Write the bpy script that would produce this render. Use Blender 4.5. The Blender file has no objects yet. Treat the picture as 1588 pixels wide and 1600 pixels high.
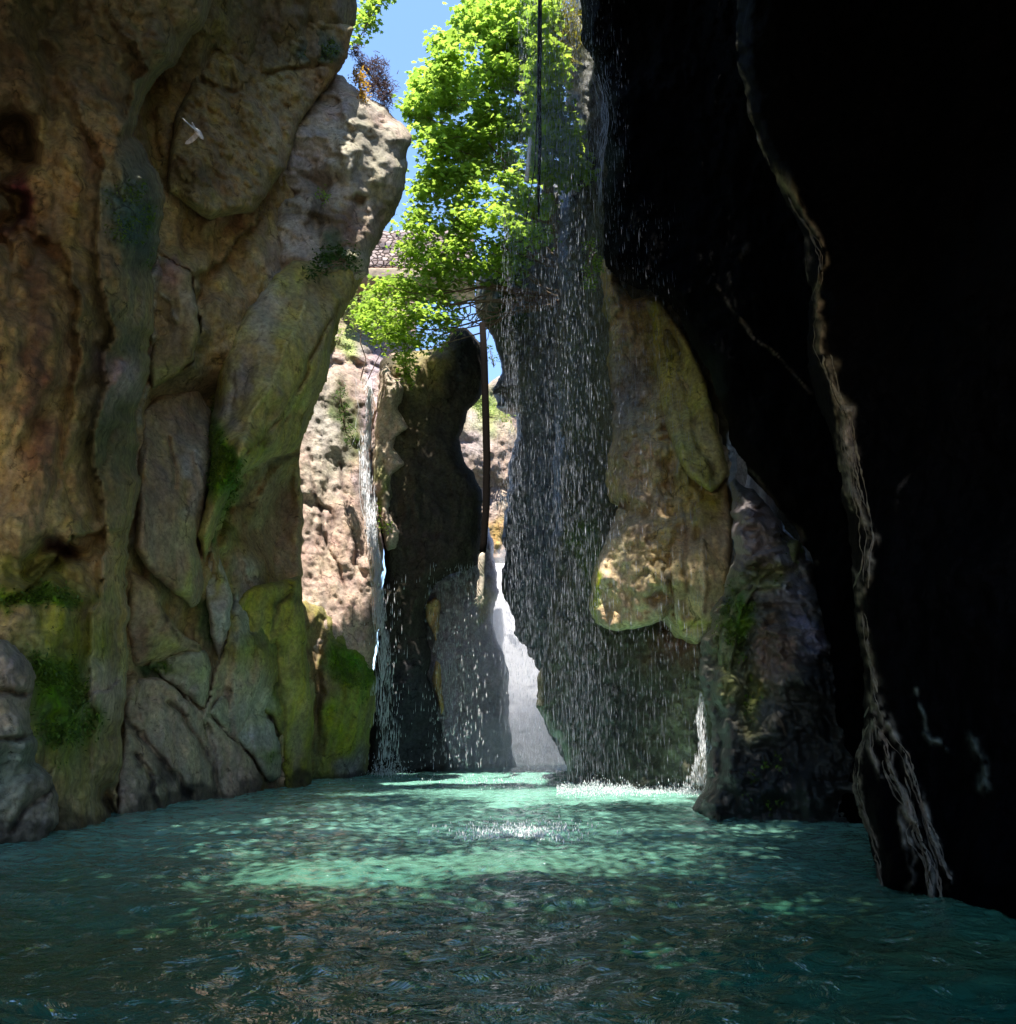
import bpy, math, random
import numpy as np
from mathutils import Vector, Matrix

random.seed(7)
rng = np.random.default_rng(7)
S = bpy.context.scene
COL = S.collection
R = math.radians

# ------------------------------------------------------------------ camera
F, CX, CY, PITCH = 1256.0, 794.0, 800.0, R(15.6)
CAMZ = 1.6
cp, sp = math.cos(PITCH), math.sin(PITCH)
cam = bpy.data.cameras.new('camera')
cam.sensor_fit = 'VERTICAL'
cam.angle = 2 * math.atan(800 / F)
cam.clip_end = 2000
cam.clip_start = 0.05
co = bpy.data.objects.new('camera', cam)
COL.objects.link(co)
co.location = (0, 0, CAMZ)
co.rotation_euler = (math.pi / 2 + PITCH, 0, 0)
S.camera = co


def pts3(u, v, Y):
    """point seen in direction (u, v) at horizontal distance Y"""
    u, v, Y = np.asarray(u, float), np.asarray(v, float), np.asarray(Y, float)
    dx, dy = (u - CX) / F, (CY - v) / F
    ry = cp - dy * sp
    k = Y / ry
    return np.stack([dx * k, Y + 0 * k, CAMZ + (sp + dy * cp) * k], -1)


def P(u, v, Y):
    return Vector(pts3(u, v, Y).tolist())


# ------------------------------------------------------------------ noise
def _h(i, j, k, s):
    n = (i * 374761393 + j * 668265263 + k * 2147483647 + s * 974634541) & 0xffffffff
    n = ((n ^ (n >> 13)) * 1274126177) & 0xffffffff
    n = n ^ (n >> 16)
    return (n & 0xffff) / 65535.0


def vn(p, s=0):
    p = np.asarray(p, float)
    f = np.floor(p)
    i = f.astype(np.int64)
    t = p - f
    t = t * t * t * (t * (t * 6 - 15) + 10)
    r = 0
    for a in (0, 1):
        wa = t[..., 0] if a else 1 - t[..., 0]
        for b in (0, 1):
            wb = t[..., 1] if b else 1 - t[..., 1]
            for c in (0, 1):
                wc = t[..., 2] if c else 1 - t[..., 2]
                r = r + wa * wb * wc * _h(i[..., 0] + a, i[..., 1] + b, i[..., 2] + c, s)
    return r * 2 - 1


def fbm(p, o=4, s=0, g=0.5):
    a, r, p = 1.0, 0, np.asarray(p, float)
    for k in range(o):
        r = r + a * vn(p * (2.03 ** k) + 17.3 * k, s + k)
        a *= g
    return r


def ridged(p, o=4, s=0):
    a, r, p = 1.0, 0, np.asarray(p, float)
    for k in range(o):
        r = r + a * (1 - 2 * np.abs(vn(p * (2.1 ** k) + 9.1 * k, s + k)))
        a *= 0.5
    return r


# ------------------------------------------------------------------ tagging
def tag(o, label, cat, group=None, kind=None):
    o['label'] = label
    o['category'] = cat
    if group:
        o['group'] = group
    if kind:
        o['kind'] = kind
    return o


def empty(name, loc=(0, 0, 0)):
    o = bpy.data.objects.new(name, None)
    COL.objects.link(o)
    o.location = loc
    return o


def link(name, me, mat, parent=None, smooth=True):
    o = bpy.data.objects.new(name, me)
    COL.objects.link(o)
    if mat:
        me.materials.append(mat)
    if smooth:
        me.polygons.foreach_set('use_smooth', [True] * len(me.polygons))
    if parent:
        o.parent = parent
        if parent.type == 'EMPTY':
            o.matrix_parent_inverse = Matrix.Translation(-Vector(parent.location))
    return o


def mesh_np(name, V, faces_n, idx):
    """V (n,3); faces_n loop counts; idx flat loop vertex indices"""
    me = bpy.data.meshes.new(name)
    V = np.asarray(V, np.float32)
    idx = np.asarray(idx, np.int32).ravel()
    faces_n = np.asarray(faces_n, np.int32)
    me.vertices.add(len(V))
    me.vertices.foreach_set('co', V.ravel())
    me.loops.add(len(idx))
    me.loops.foreach_set('vertex_index', idx)
    me.polygons.add(len(faces_n))
    st = np.concatenate([[0], np.cumsum(faces_n)[:-1]]).astype(np.int32)
    me.polygons.foreach_set('loop_start', st)
    me.polygons.foreach_set('loop_total', faces_n)
    me.update(calc_edges=True)
    me.validate()
    return me


def set_col(me, C):
    a = me.color_attributes.new('Col', 'FLOAT_COLOR', 'POINT')
    C4 = np.ones((len(C), 4), np.float32)
    C4[:, :3] = C
    a.data.foreach_set('color', C4.ravel())


# ------------------------------------------------------------------ materials
def newmat(name):
    m = bpy.data.materials.new(name)
    m.use_nodes = True
    nt = m.node_tree
    nt.nodes.clear()
    return m, nt, nt.nodes, nt.links


def rock_mat(name, rough=0.85, scale=1.0, bump=0.6, spec=0.35, pit=0.35, wetvar=0.0, col=None):
    m, nt, N, L = newmat(name)
    out = N.new('ShaderNodeOutputMaterial')
    b = N.new('ShaderNodeBsdfPrincipled')
    L.new(b.outputs[0], out.inputs[0])
    tc = N.new('ShaderNodeTexCoord')
    if col is None:
        at = N.new('ShaderNodeAttribute')
        at.attribute_name = 'Col'
        base = at.outputs['Color']
    else:
        rg = N.new('ShaderNodeRGB')
        rg.outputs[0].default_value = (*col, 1)
        base = rg.outputs[0]
    n1 = N.new('ShaderNodeTexNoise')
    n1.inputs['Scale'].default_value = 0.9 * scale
    n1.inputs['Detail'].default_value = 9
    n1.inputs['Roughness'].default_value = 0.65
    n1.inputs['Distortion'].default_value = 0.2
    L.new(tc.outputs['Object'], n1.inputs['Vector'])
    mp = N.new('ShaderNodeMapping')
    mp.inputs['Scale'].default_value = (1, 1, 0.16)
    L.new(tc.outputs['Object'], mp.inputs[0])
    n2 = N.new('ShaderNodeTexNoise')      # vertical run-off streaks
    n2.inputs['Scale'].default_value = 2.2 * scale
    n2.inputs['Detail'].default_value = 7
    n2.inputs['Roughness'].default_value = 0.6
    L.new(mp.outputs[0], n2.inputs['Vector'])
    n3 = N.new('ShaderNodeTexNoise')
    n3.inputs['Scale'].default_value = 7 * scale
    n3.inputs['Detail'].default_value = 8
    n3.inputs['Roughness'].default_value = 0.7
    L.new(tc.outputs['Object'], n3.inputs['Vector'])
    vo = N.new('ShaderNodeTexVoronoi')
    vo.inputs['Scale'].default_value = 3.2 * scale
    vo.inputs['Randomness'].default_value = 1
    add = N.new('ShaderNodeVectorMath')
    add.operation = 'MULTIPLY_ADD'
    add.inputs[1].default_value = (0.5, 0.5, 0.5)
    L.new(n3.outputs['Color'], add.inputs[0])
    L.new(tc.outputs['Object'], add.inputs[2])
    L.new(add.outputs[0], vo.inputs['Vector'])

    def ramp(src, lo, hi, a, c):
        mr = N.new('ShaderNodeMapRange')
        mr.inputs['From Min'].default_value = lo
        mr.inputs['From Max'].default_value = hi
        mr.inputs['To Min'].default_value = a
        mr.inputs['To Max'].default_value = c
        L.new(src, mr.inputs[0])
        return mr.outputs[0]

    def math_(op, a, c):
        q = N.new('ShaderNodeMath')
        q.operation = op
        for k, x in enumerate((a, c)):
            if isinstance(x, (int, float)):
                q.inputs[k].default_value = x
            else:
                L.new(x, q.inputs[k])
        return q.outputs[0]
    v1 = ramp(n1.outputs['Fac'], .3, .7, .62, 1.32)
    v2 = ramp(n2.outputs['Fac'], .3, .7, .8, 1.15)
    v3 = ramp(n3.outputs['Fac'], .32, .68, .55, 1.4)
    pitv = ramp(vo.outputs['Distance'], .04, .22, 1 - pit, 1)
    val = math_('MULTIPLY', math_('MULTIPLY', v1, v2), math_('MULTIPLY', v3, pitv))
    hs = N.new('ShaderNodeHueSaturation')
    L.new(base, hs.inputs['Color'])
    L.new(val, hs.inputs['Value'])
    L.new(ramp(n1.outputs['Color'], .3, .7, .46, .54), hs.inputs['Hue'])
    L.new(ramp(n2.outputs['Fac'], .3, .7, .85, 1.22), hs.inputs['Saturation'])
    L.new(hs.outputs[0], b.inputs['Base Color'])
    b.inputs['Specular IOR Level'].default_value = spec
    if wetvar:
        L.new(ramp(n1.outputs['Fac'], .35, .65, rough - wetvar, rough), b.inputs['Roughness'])
    else:
        b.inputs['Roughness'].default_value = rough
    vo2 = N.new('ShaderNodeTexVoronoi')
    vo2.inputs['Scale'].default_value = 6.5 * scale
    L.new(add.outputs[0], vo2.inputs['Vector'])
    p2 = ramp(vo2.outputs['Distance'], .1, .3, 1, 0)
    p2 = math_('MULTIPLY', p2, ramp(n1.outputs['Fac'], .48, .62, 0, 1))
    p2 = math_('SUBTRACT', 1.0, math_('MULTIPLY', p2, .8))
    wv = N.new('ShaderNodeVectorMath')      # warped fracture lines
    wv.operation = 'MULTIPLY_ADD'
    wv.inputs[1].default_value = (1.1, 1.1, 1.1)
    L.new(n1.outputs['Color'], wv.inputs[0])
    L.new(tc.outputs['Object'], wv.inputs[2])
    vo3 = N.new('ShaderNodeTexVoronoi')
    vo3.feature = 'DISTANCE_TO_EDGE'
    vo3.inputs['Scale'].default_value = .75 * scale
    L.new(wv.outputs[0], vo3.inputs['Vector'])
    ck = ramp(vo3.outputs['Distance'], .0, .035, 1, 0)
    ck = math_('MULTIPLY', ck, ramp(n2.outputs['Fac'], .5, .6, 0, 1))
    p2 = math_('MULTIPLY', p2, math_('SUBTRACT', 1.0, math_('MULTIPLY', ck, .7)))
    L.new(math_('MULTIPLY', val, p2), hs.inputs['Value'])
    hgt = math_('ADD', math_('MULTIPLY', p2, .3), math_('MULTIPLY', n1.outputs['Fac'], 1.0))
    hgt = math_('ADD', hgt, math_('MULTIPLY', n3.outputs['Fac'], 0.35))
    hgt = math_('ADD', hgt, math_('MULTIPLY', pitv, 0.12))
    hgt = math_('ADD', hgt, math_('MULTIPLY', n2.outputs['Fac'], 0.25))
    bp = N.new('ShaderNodeBump')
    bp.inputs['Strength'].default_value = bump
    bp.inputs['Distance'].default_value = 0.45
    L.new(hgt, bp.inputs['Height'])
    L.new(bp.outputs[0], b.inputs['Normal'])
    return m


M_ROCK = rock_mat('limestone', rough=.88, bump=.5)
M_SMOOTH = rock_mat('water_worn_limestone', rough=.8, bump=.38, pit=.2)
M_WET = rock_mat('wet_limestone', rough=.5, spec=.5, wetvar=.25, pit=.3)
M_BLACK = rock_mat('black_shade_rock', rough=.75, spec=.02, pit=.3, wetvar=.15)  # right wall: deep cave shade held in a near-black colour
M_DARK = rock_mat('dark_rock', rough=.9, spec=.08)
M_FAR = rock_mat('far_rock', rough=.9, scale=.6, bump=.8)


def leaf_mat(name, c1, c2, trans=.45, tcol=None):
    m, nt, N, L = newmat(name)
    out = N.new('ShaderNodeOutputMaterial')
    g = N.new('ShaderNodeNewGeometry')
    mx = N.new('ShaderNodeMix')
    mx.data_type = 'RGBA'
    mx.inputs['A'].default_value = (*c1, 1)
    mx.inputs['B'].default_value = (*c2, 1)
    L.new(g.outputs['Random Per Island'], mx.inputs['Factor'])
    b = N.new('ShaderNodeBsdfPrincipled')
    b.inputs['Roughness'].default_value = .5
    b.inputs['Specular IOR Level'].default_value = .3
    L.new(mx.outputs['Result'], b.inputs['Base Color'])
    t = N.new('ShaderNodeBsdfTranslucent')
    hs = N.new('ShaderNodeHueSaturation')
    hs.inputs['Hue'].default_value = .485
    hs.inputs['Saturation'].default_value = 1.0
    hs.inputs['Value'].default_value = 2.0
    L.new(mx.outputs['Result'], hs.inputs['Color'])
    L.new(hs.outputs[0], t.inputs['Color'])
    ms = N.new('ShaderNodeMixShader')
    ms.inputs[0].default_value = trans
    L.new(b.outputs[0], ms.inputs[1])
    L.new(t.outputs[0], ms.inputs[2])
    L.new(ms.outputs[0], out.inputs[0])
    return m


M_LEAF = leaf_mat('plane_leaf', (.10, .20, .025), (.27, .41, .055), .55)
M_LEAFD = leaf_mat('dark_leaf', (.02, .06, .01), (.06, .13, .02), .3)
M_YEL = leaf_mat('yellow_grass', (.2, .22, .02), (.35, .33, .04), .35)
M_PALE = leaf_mat('pale_leaf', (.14, .22, .05), (.26, .33, .1), .4)
M_HEATH = leaf_mat('heather', (.06, .045, .06), (.12, .08, .07), .2)
M_GOLD = leaf_mat('golden_leaf', (.32, .2, .02), (.4, .28, .04), .3)


def simple(name, col, rough=.7, noise=.3, scale=8, spec=.4):
    m, nt, N, L = newmat(name)
    out = N.new('ShaderNodeOutputMaterial')
    b = N.new('ShaderNodeBsdfPrincipled')
    L.new(b.outputs[0], out.inputs[0])
    tc = N.new('ShaderNodeTexCoord')
    n = N.new('ShaderNodeTexNoise')
    n.inputs['Scale'].default_value = scale
    n.inputs['Detail'].default_value = 6
    L.new(tc.outputs['Object'], n.inputs['Vector'])
    mr = N.new('ShaderNodeMapRange')
    mr.inputs['From Min'].default_value = .3
    mr.inputs['From Max'].default_value = .7
    mr.inputs['To Min'].default_value = 1 - noise
    mr.inputs['To Max'].default_value = 1 + noise
    L.new(n.outputs['Fac'], mr.inputs[0])
    hs = N.new('ShaderNodeHueSaturation')
    hs.inputs['Color'].default_value = (*col, 1)
    L.new(mr.outputs[0], hs.inputs['Value'])
    L.new(hs.outputs[0], b.inputs['Base Color'])
    b.inputs['Roughness'].default_value = rough
    b.inputs['Specular IOR Level'].default_value = spec
    bp = N.new('ShaderNodeBump')
    bp.inputs['Strength'].default_value = .4
    bp.inputs['Distance'].default_value = .03
    L.new(n.outputs['Fac'], bp.inputs['Height'])
    L.new(bp.outputs[0], b.inputs['Normal'])
    return m


M_BARK = simple('bark', (.16, .11, .07), .85, .4)
M_BARKG = simple('grey_bark', (.3, .26, .2), .85, .3)
M_ROPE = simple('dark_rope', (.008, .006, .005), .9, .4, 20, .05)
M_ROPEP = simple('pale_rope', (.55, .47, .38), .9, .35, 12)
M_BLACKROPE = simple('black_cord', (.006, .006, .007), .8, .3, 10)
M_PIPE = simple('white_pipe', (.75, .74, .76), .4, .1, 3)
M_BIRD = simple('pale_feathers', (.5, .48, .5), .8, .35, 14)


def drop_mat(name, col, a=.5):
    m, nt, N, L = newmat(name)
    out = N.new('ShaderNodeOutputMaterial')
    b = N.new('ShaderNodeBsdfPrincipled')
    b.inputs['Base Color'].default_value = (*col, 1)
    b.inputs['Roughness'].default_value = .25
    b.inputs['Specular IOR Level'].default_value = .6
    t = N.new('ShaderNodeBsdfTranslucent')
    t.inputs['Color'].default_value = (*col, 1)
    ms = N.new('ShaderNodeMixShader')
    ms.inputs[0].default_value = a
    L.new(b.outputs[0], ms.inputs[1])
    L.new(t.outputs[0], ms.inputs[2])
    L.new(ms.outputs[0], out.inputs[0])
    return m


M_DROP = drop_mat('falling_water', (.44, .48, .56))
M_FOAM = drop_mat('foam', (.85, .87, .9), .3)


# ------------------------------------------------------------------ rock builder
def rbf(ctrl):
    c = np.array(ctrl, float)
    X = c[:, :2] / 400
    n = len(X)
    D = np.linalg.norm(X[:, None] - X[None], axis=2)
    A = np.zeros((n + 1, n + 1))
    A[:n, :n] = D
    A[:n, n] = 1
    A[n, :n] = 1
    w = np.linalg.lstsq(A, np.append(c[:, 2], 0), rcond=None)[0]
    lo, hi = c[:, 2].min() - 1.5, c[:, 2].max() + 1.5

    def f(u, v):
        r = 0 * u + w[n]
        for k in range(n):
            r = r + w[k] * np.hypot(u / 400 - X[k, 0], v / 400 - X[k, 1])
        return np.clip(r, lo, hi)
    return f


def seg_dist(u, v, pts):
    """distance to an open polyline"""
    d = np.full(u.shape, 1e9)
    for (x0, y0), (x1, y1) in zip(pts[:-1], pts[1:]):
        ex, ey = x1 - x0, y1 - y0
        t = np.clip(((u - x0) * ex + (v - y0) * ey) / (ex * ex + ey * ey + 1e-9), 0, 1)
        d = np.minimum(d, np.hypot(u - x0 - t * ex, v - y0 - t * ey))
    return d


def seg_signed(u, v, pts):
    """distance to a polyline, positive on the right-hand side of its direction"""
    d = np.full(u.shape, 1e9)
    sg = np.ones(u.shape)
    end = np.zeros(u.shape)
    n = len(pts) - 1
    for k in range(n):
        (x0, y0), (x1, y1) = pts[k], pts[k + 1]
        ex, ey = x1 - x0, y1 - y0
        t = ((u - x0) * ex + (v - y0) * ey) / (ex * ex + ey * ey + 1e-9)
        tc = np.clip(t, 0, 1)
        q = np.hypot(u - x0 - tc * ex, v - y0 - tc * ey)
        m = q < d
        d = np.where(m, q, d)
        sg = np.where(m, np.sign(ex * (v - y0) - ey * (u - x0)), sg)
        end = np.where(m, (k + tc) / n, end)
    return d * sg, np.sin(np.pi * np.clip(end, .02, .98)) ** .5


def relief(name, poly, ctrl, base, step=4.0, ew=45, ed=2.0, amp=.5, freq=.35, zs=.45, jag=4, back=4,
           spots=(), dents=(), strokes=(), creases=(), mat=None, parent=None, seed=0, fine=.17, folds=0.0):
    poly = np.array(poly, float)
    # rocky outline
    q = []
    for k in range(len(poly)):
        a, b = poly[k], poly[(k + 1) % len(poly)]
        n = max(1, int(np.hypot(*(b - a)) / (step * 1.2)))
        for t in range(n):
            q.append(a + (b - a) * t / n)
    q = np.array(q)
    # soften the traced corners, then roughen
    for _ in range(2):
        q = .5 * q + .25 * np.roll(q, 1, 0) + .25 * np.roll(q, -1, 0)
    z = np.zeros(len(q))
    for sc, am in ((30, 1.0), (11, .55), (5, .3)):
        q[:, 0] += jag * am * vn(np.stack([q[:, 0] / sc, q[:, 1] / sc, z + seed], 1), 3)
        q[:, 1] += jag * am * vn(np.stack([q[:, 0] / sc, q[:, 1] / sc, z + seed + 50], 1), 4)
    lo, hi = q.min(0) - step * 2, q.max(0) + step * 2
    gu = np.arange(lo[0], hi[0], step)
    gv = np.arange(lo[1], hi[1], step)
    U, V = np.meshgrid(gu, gv)
    sh = U.shape
    U, V = U.ravel(), V.ravel()
    inside = np.zeros(len(U), bool)
    best = np.full(len(U), 1e18)
    nu, nv_ = U.copy(), V.copy()
    q2 = np.roll(q, -1, 0)
    for (x0, y0), (x1, y1) in zip(q, q2):
        c = (y0 > V) != (y1 > V)
        if y1 != y0:
            c &= U < (x1 - x0) * (V - y0) / (y1 - y0) + x0
        inside ^= c
        ex, ey = x1 - x0, y1 - y0
        t = np.clip(((U - x0) * ex + (V - y0) * ey) / (ex * ex + ey * ey + 1e-9), 0, 1)
        pu, pv = x0 + t * ex, y0 + t * ey
        d = (U - pu) ** 2 + (V - pv) ** 2
        m = d < best
        best = np.where(m, d, best)
        nu = np.where(m, pu, nu)
        nv_ = np.where(m, pv, nv_)
    I = np.arange(len(U)).reshape(sh)
    quads = np.stack([I[:-1, :-1], I[1:, :-1], I[1:, 1:], I[:-1, 1:]], -1).reshape(-1, 4)
    keep = inside[quads].sum(1) >= 2
    quads = quads[keep]
    used, quads = np.unique(quads, return_inverse=True)
    quads = quads.reshape(-1, 4)
    ins = inside[used]
    e = np.where(ins, np.sqrt(best[used]), 0)
    u = np.where(ins, U[used], nu[used])
    v = np.where(ins, V[used], nv_[used])
    Y0 = (ctrl if callable(ctrl) else rbf(ctrl))(u, v)
    B = pts3(u, v, Y0)
    # natural relief, in world space
    W = B * np.array([1, 1, zs]) * freq + seed * 7.7
    dz = amp * (fbm(W, 5, seed) + .6 * ridged(W * .8 + 3, 3, seed + 9) - .3)
    dz += fine * fbm(B * np.array([1, 1, .8]) * 1.9 + seed, 4, seed + 20)
    dz += fine * .5 * ridged(B * 3.3 + seed, 2, seed + 31)
    if folds:
        a = B[:, 0] * .8 + B[:, 1] * .55 + .8 * fbm(B * .25, 3, seed + 40)
        dz += folds * (1 - np.abs(np.sin(a * 1.5)) ** .6)
    ww = 18 * fbm(np.stack([u / 40, v / 40, 0 * u + seed], 1), 3, 60)
    w2 = 18 * fbm(np.stack([u / 40, v / 40, 0 * u + seed + 9], 1), 3, 61)
    for (du, dv, ru, rv, dd) in dents:
        dz += dd * np.exp(-((u + ww * min(1, ru / 18) - du) / ru) ** 2 - ((v + w2 * min(1, rv / 18) - dv) / rv) ** 2)
    Cc = np.tile(np.array(base, float), (len(u), 1))
    for (du, dv, ru, rv, col) in spots:
        g = np.exp(-(((u + ww - du) / ru) ** 2 + ((v + w2 - dv) / rv) ** 2) ** 1.5)
        Cc += g[:, None] * (np.array(col) - Cc)
    for (pl, wd, col, up) in strokes:
        d = seg_dist(u + ww * .35, v + w2 * .35, pl)
        g = np.exp(-(d / wd) ** 2)
        br = np.clip(.6 + .9 * fbm(np.stack([u / 9, v / 14, 0 * u + seed], 1), 3, 71), 0, 1)
        Cc += (g * br)[:, None] * (np.array(col) - Cc)
        dz -= up * g
    for (pl, wd, dep) in creases:       # one sheet of rock lapping over the next
        sd, tp = seg_signed(u + ww * .4, v + w2 * .4, pl)
        dz += dep * tp * np.where(sd > 0, np.exp(-sd / wd), -.35 * np.exp(sd / (wd * .5)))
    fade = np.clip(e / 14, 0, 1)
    Y = Y0 + dz * (.25 + .75 * fade)
    x = 1 - np.clip(e / ew, 0, 1)
    Y = Y + ed * (1 - np.sqrt(np.clip(1 - x * x, 0, 1)))
    PT = pts3(u, v, Y)
    wet = np.clip((.34 + .28 * fbm(PT * np.array([.9, .9, .2]) + seed, 3, 90) - PT[:, 2]) / .12, 0, 1)
    Cc *= (1 - .62 * wet)[:, None]
    # close the flank: sweep the rim backwards
    ed_ = np.concatenate([quads[:, [0, 1]], quads[:, [1, 2]], quads[:, [2, 3]], quads[:, [3, 0]]])
    key = np.sort(ed_, 1)
    kk = key[:, 0].astype(np.int64) * (len(u) + 1) + key[:, 1]
    _, inv, cnt = np.unique(kk, return_inverse=True, return_counts=True)
    be = ed_[cnt[inv] == 1]
    bv, binv = np.unique(be, return_inverse=True)
    binv = binv.reshape(-1, 2)
    cu, cv = u.mean(), v.mean()
    n0 = len(u)
    r1 = pts3(u[bv] + (cu - u[bv]) * .01, v[bv], Y[bv] + back * .4)
    r2 = pts3(u[bv] + (cu - u[bv]) * .12, v[bv] + (cv - v[bv]) * .03, Y[bv] + back)
    nb = len(bv)
    f1 = np.stack([be[:, 1], be[:, 0], n0 + binv[:, 0], n0 + binv[:, 1]], 1)
    f2 = np.stack([n0 + binv[:, 1], n0 + binv[:, 0], n0 + nb + binv[:, 0], n0 + nb + binv[:, 1]], 1)
    allV = np.concatenate([PT, r1, r2])
    allC = np.concatenate([Cc, Cc[bv], Cc[bv]])
    faces = np.concatenate([quads, f1, f2])
    me = mesh_np(name, allV, np.full(len(faces), 4), faces)
    set_col(me, np.clip(allC, 0, 1))
    return link(name, me, mat or M_ROCK, parent)


# ------------------------------------------------------------------ tubes, leaves, drops
def tube_data(pts, rad, ns=8):
    pts = np.array([list(p) for p in pts], float)
    rad = np.broadcast_to(np.asarray(rad, float), (len(pts),))
    V, Fc = [], []
    for k in range(len(pts)):
        d = pts[min(k + 1, len(pts) - 1)] - pts[max(k - 1, 0)]
        d /= np.linalg.norm(d) + 1e-9
        a = np.cross(d, [0.3, 1, 0.1])
        a /= np.linalg.norm(a) + 1e-9
        b = np.cross(d, a)
        for j in range(ns):
            t = 2 * math.pi * j / ns
            V.append(pts[k] + rad[k] * (a * math.cos(t) + b * math.sin(t)))
    for k in range(len(pts) - 1):
        for j in range(ns):
            Fc.append([k * ns + j, k * ns + (j + 1) % ns, (k + 1) * ns + (j + 1) % ns, (k + 1) * ns + j])
    Fc.append(list(range(ns))[::-1])
    Fc.append([(len(pts) - 1) * ns + j for j in range(ns)])
    return V, Fc


def tubes(name, specs, mat, parent=None, ns=8):
    V, Fc = [], []
    for pts, rad in specs:
        v, f = tube_data(pts, rad, ns)
        o = len(V)
        V += v
        Fc += [[i + o for i in q] for q in f]
    me = bpy.data.meshes.new(name)
    me.from_pydata([tuple(p) for p in V], [], Fc)
    me.update()
    return link(name, me, mat, parent)


def wiggle(a, b, n, amp, s=0):
    a, b = np.array(list(a)), np.array(list(b))
    t = np.linspace(0, 1, n)[:, None]
    p = a + (b - a) * t
    o = np.stack([vn(np.concatenate([t * 3 + s, t * 0 + k * 5, t * 0 + s * 1.7], 1), k) for k in range(3)], 1)
    return p + amp * o * np.sin(np.pi * t) ** .5


PLANE = np.array([(0, 0, 0), (.18, -.02, 0), (.5, .12, -.06), (.3, .3, 0), (.52, .62, -.08), (.2, .58, 0), (0, 1.0, -.12),
                  (-.2, .58, 0), (-.52, .62, -.08), (-.3, .3, 0), (-.5, .12, -.06), (-.18, -.02, 0)])
OVAL = np.array([(0, 0, 0), (.22, .3, -.03), (.2, .65, -.05), (0, 1, -.12), (-.2, .65, -.05), (-.22, .3, -.03)])
BLADE = np.array([(-.04, 0, 0), (.04, 0, 0), (.03, .5, .05), (0, 1, -.12), (-.03, .5, .05)])


def leaves_data(pos, size, template, tilt=.6, droop=.25, dirs=None):
    n = len(pos)
    az = rng.uniform(0, 2 * np.pi, n)
    ti = rng.normal(0, tilt, n)
    ro = rng.normal(0, tilt, n)
    dr = rng.normal(-droop, .35, n)
    s = np.asarray(size) * rng.uniform(.65, 1.25, n)
    f = np.stack([np.cos(az) * np.cos(dr), np.sin(az) * np.cos(dr), np.sin(dr)], 1) if dirs is None else dirs
    up = np.stack([ti * .5, ro * .5 - .25, np.ones(n)], 1)
    sd = np.cross(f, up)
    sd /= np.linalg.norm(sd, axis=1, keepdims=True) + 1e-9
    nn = np.cross(sd, f)
    T = template
    V = pos[:, None] + s[:, None, None] * (T[None, :, 0, None] * sd[:, None] + T[None, :, 1, None] * f[:, None] + T[None, :, 2, None] * nn[:, None])
    return V.reshape(-1, 3)


def leaf_mesh(name, V, k, mat, parent=None):
    n = len(V) // k
    me = mesh_np(name, V, np.full(n, k), np.arange(n * k))
    return link(name, me, mat, parent, smooth=False)


def clump_points(u, v, ru, rv, Y, dY, n):
    """leaf positions in the tiers of one spray of foliage"""
    a = rng.normal(0, 1, (n, 3))
    a /= np.linalg.norm(a, axis=1, keepdims=True)
    a *= rng.uniform(0, 1, (n, 1)) ** .36
    uu, vv, yy = u + a[:, 0] * ru, v + a[:, 1] * rv, Y + a[:, 2] * dY
    return pts3(uu, vv, yy)


def spindles(name, pos, length, width, mat, parent=None, lean=0.0):
    n = len(pos)
    L_, w = np.broadcast_to(length, (n,)), np.broadcast_to(width, (n,))
    T = np.array([(0, 0, 1), (1, 0, -.3), (-.5, .866, -.3), (-.5, -.866, -.3), (0, 0, -.6)])
    V = np.stack([pos[:, None, 0] + T[None, :, 0] * w[:, None] / 2, pos[:, None, 1] + T[None, :, 1] * w[:, None] / 2,
                  pos[:, None, 2] + T[None, :, 2] * L_[:, None] / 1.6], -1).reshape(-1, 3)
    f = np.array([(0, 1, 2), (0, 2, 3), (0, 3, 1), (4, 2, 1), (4, 3, 2), (4, 1, 3)])
    idx = (f[None] + 5 * np.arange(n)[:, None, None]).reshape(-1, 3)
    me = mesh_np(name, V, np.full(len(idx), 3), idx)
    return link(name, me, mat, parent)


# ------------------------------------------------------------------ colours (albedo)
TAN, DTAN, PALE, PINK = (.44, .31, .155), (.28, .19, .09), (.54, .43, .31), (.44, .33, .265)
OLIVE, MOSS, DKG = (.26, .24, .05), (.10, .21, .015), (.05, .09, .03)
RED, GREY, TEAL, BLK = (.18, .10, .065), (.30, .29, .27), (.06, .10, .09), (.0014, .0014, .0018)  # BLK darkens the right-hand rock for its shade
STONE = 'rock masses of the gorge'

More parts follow.
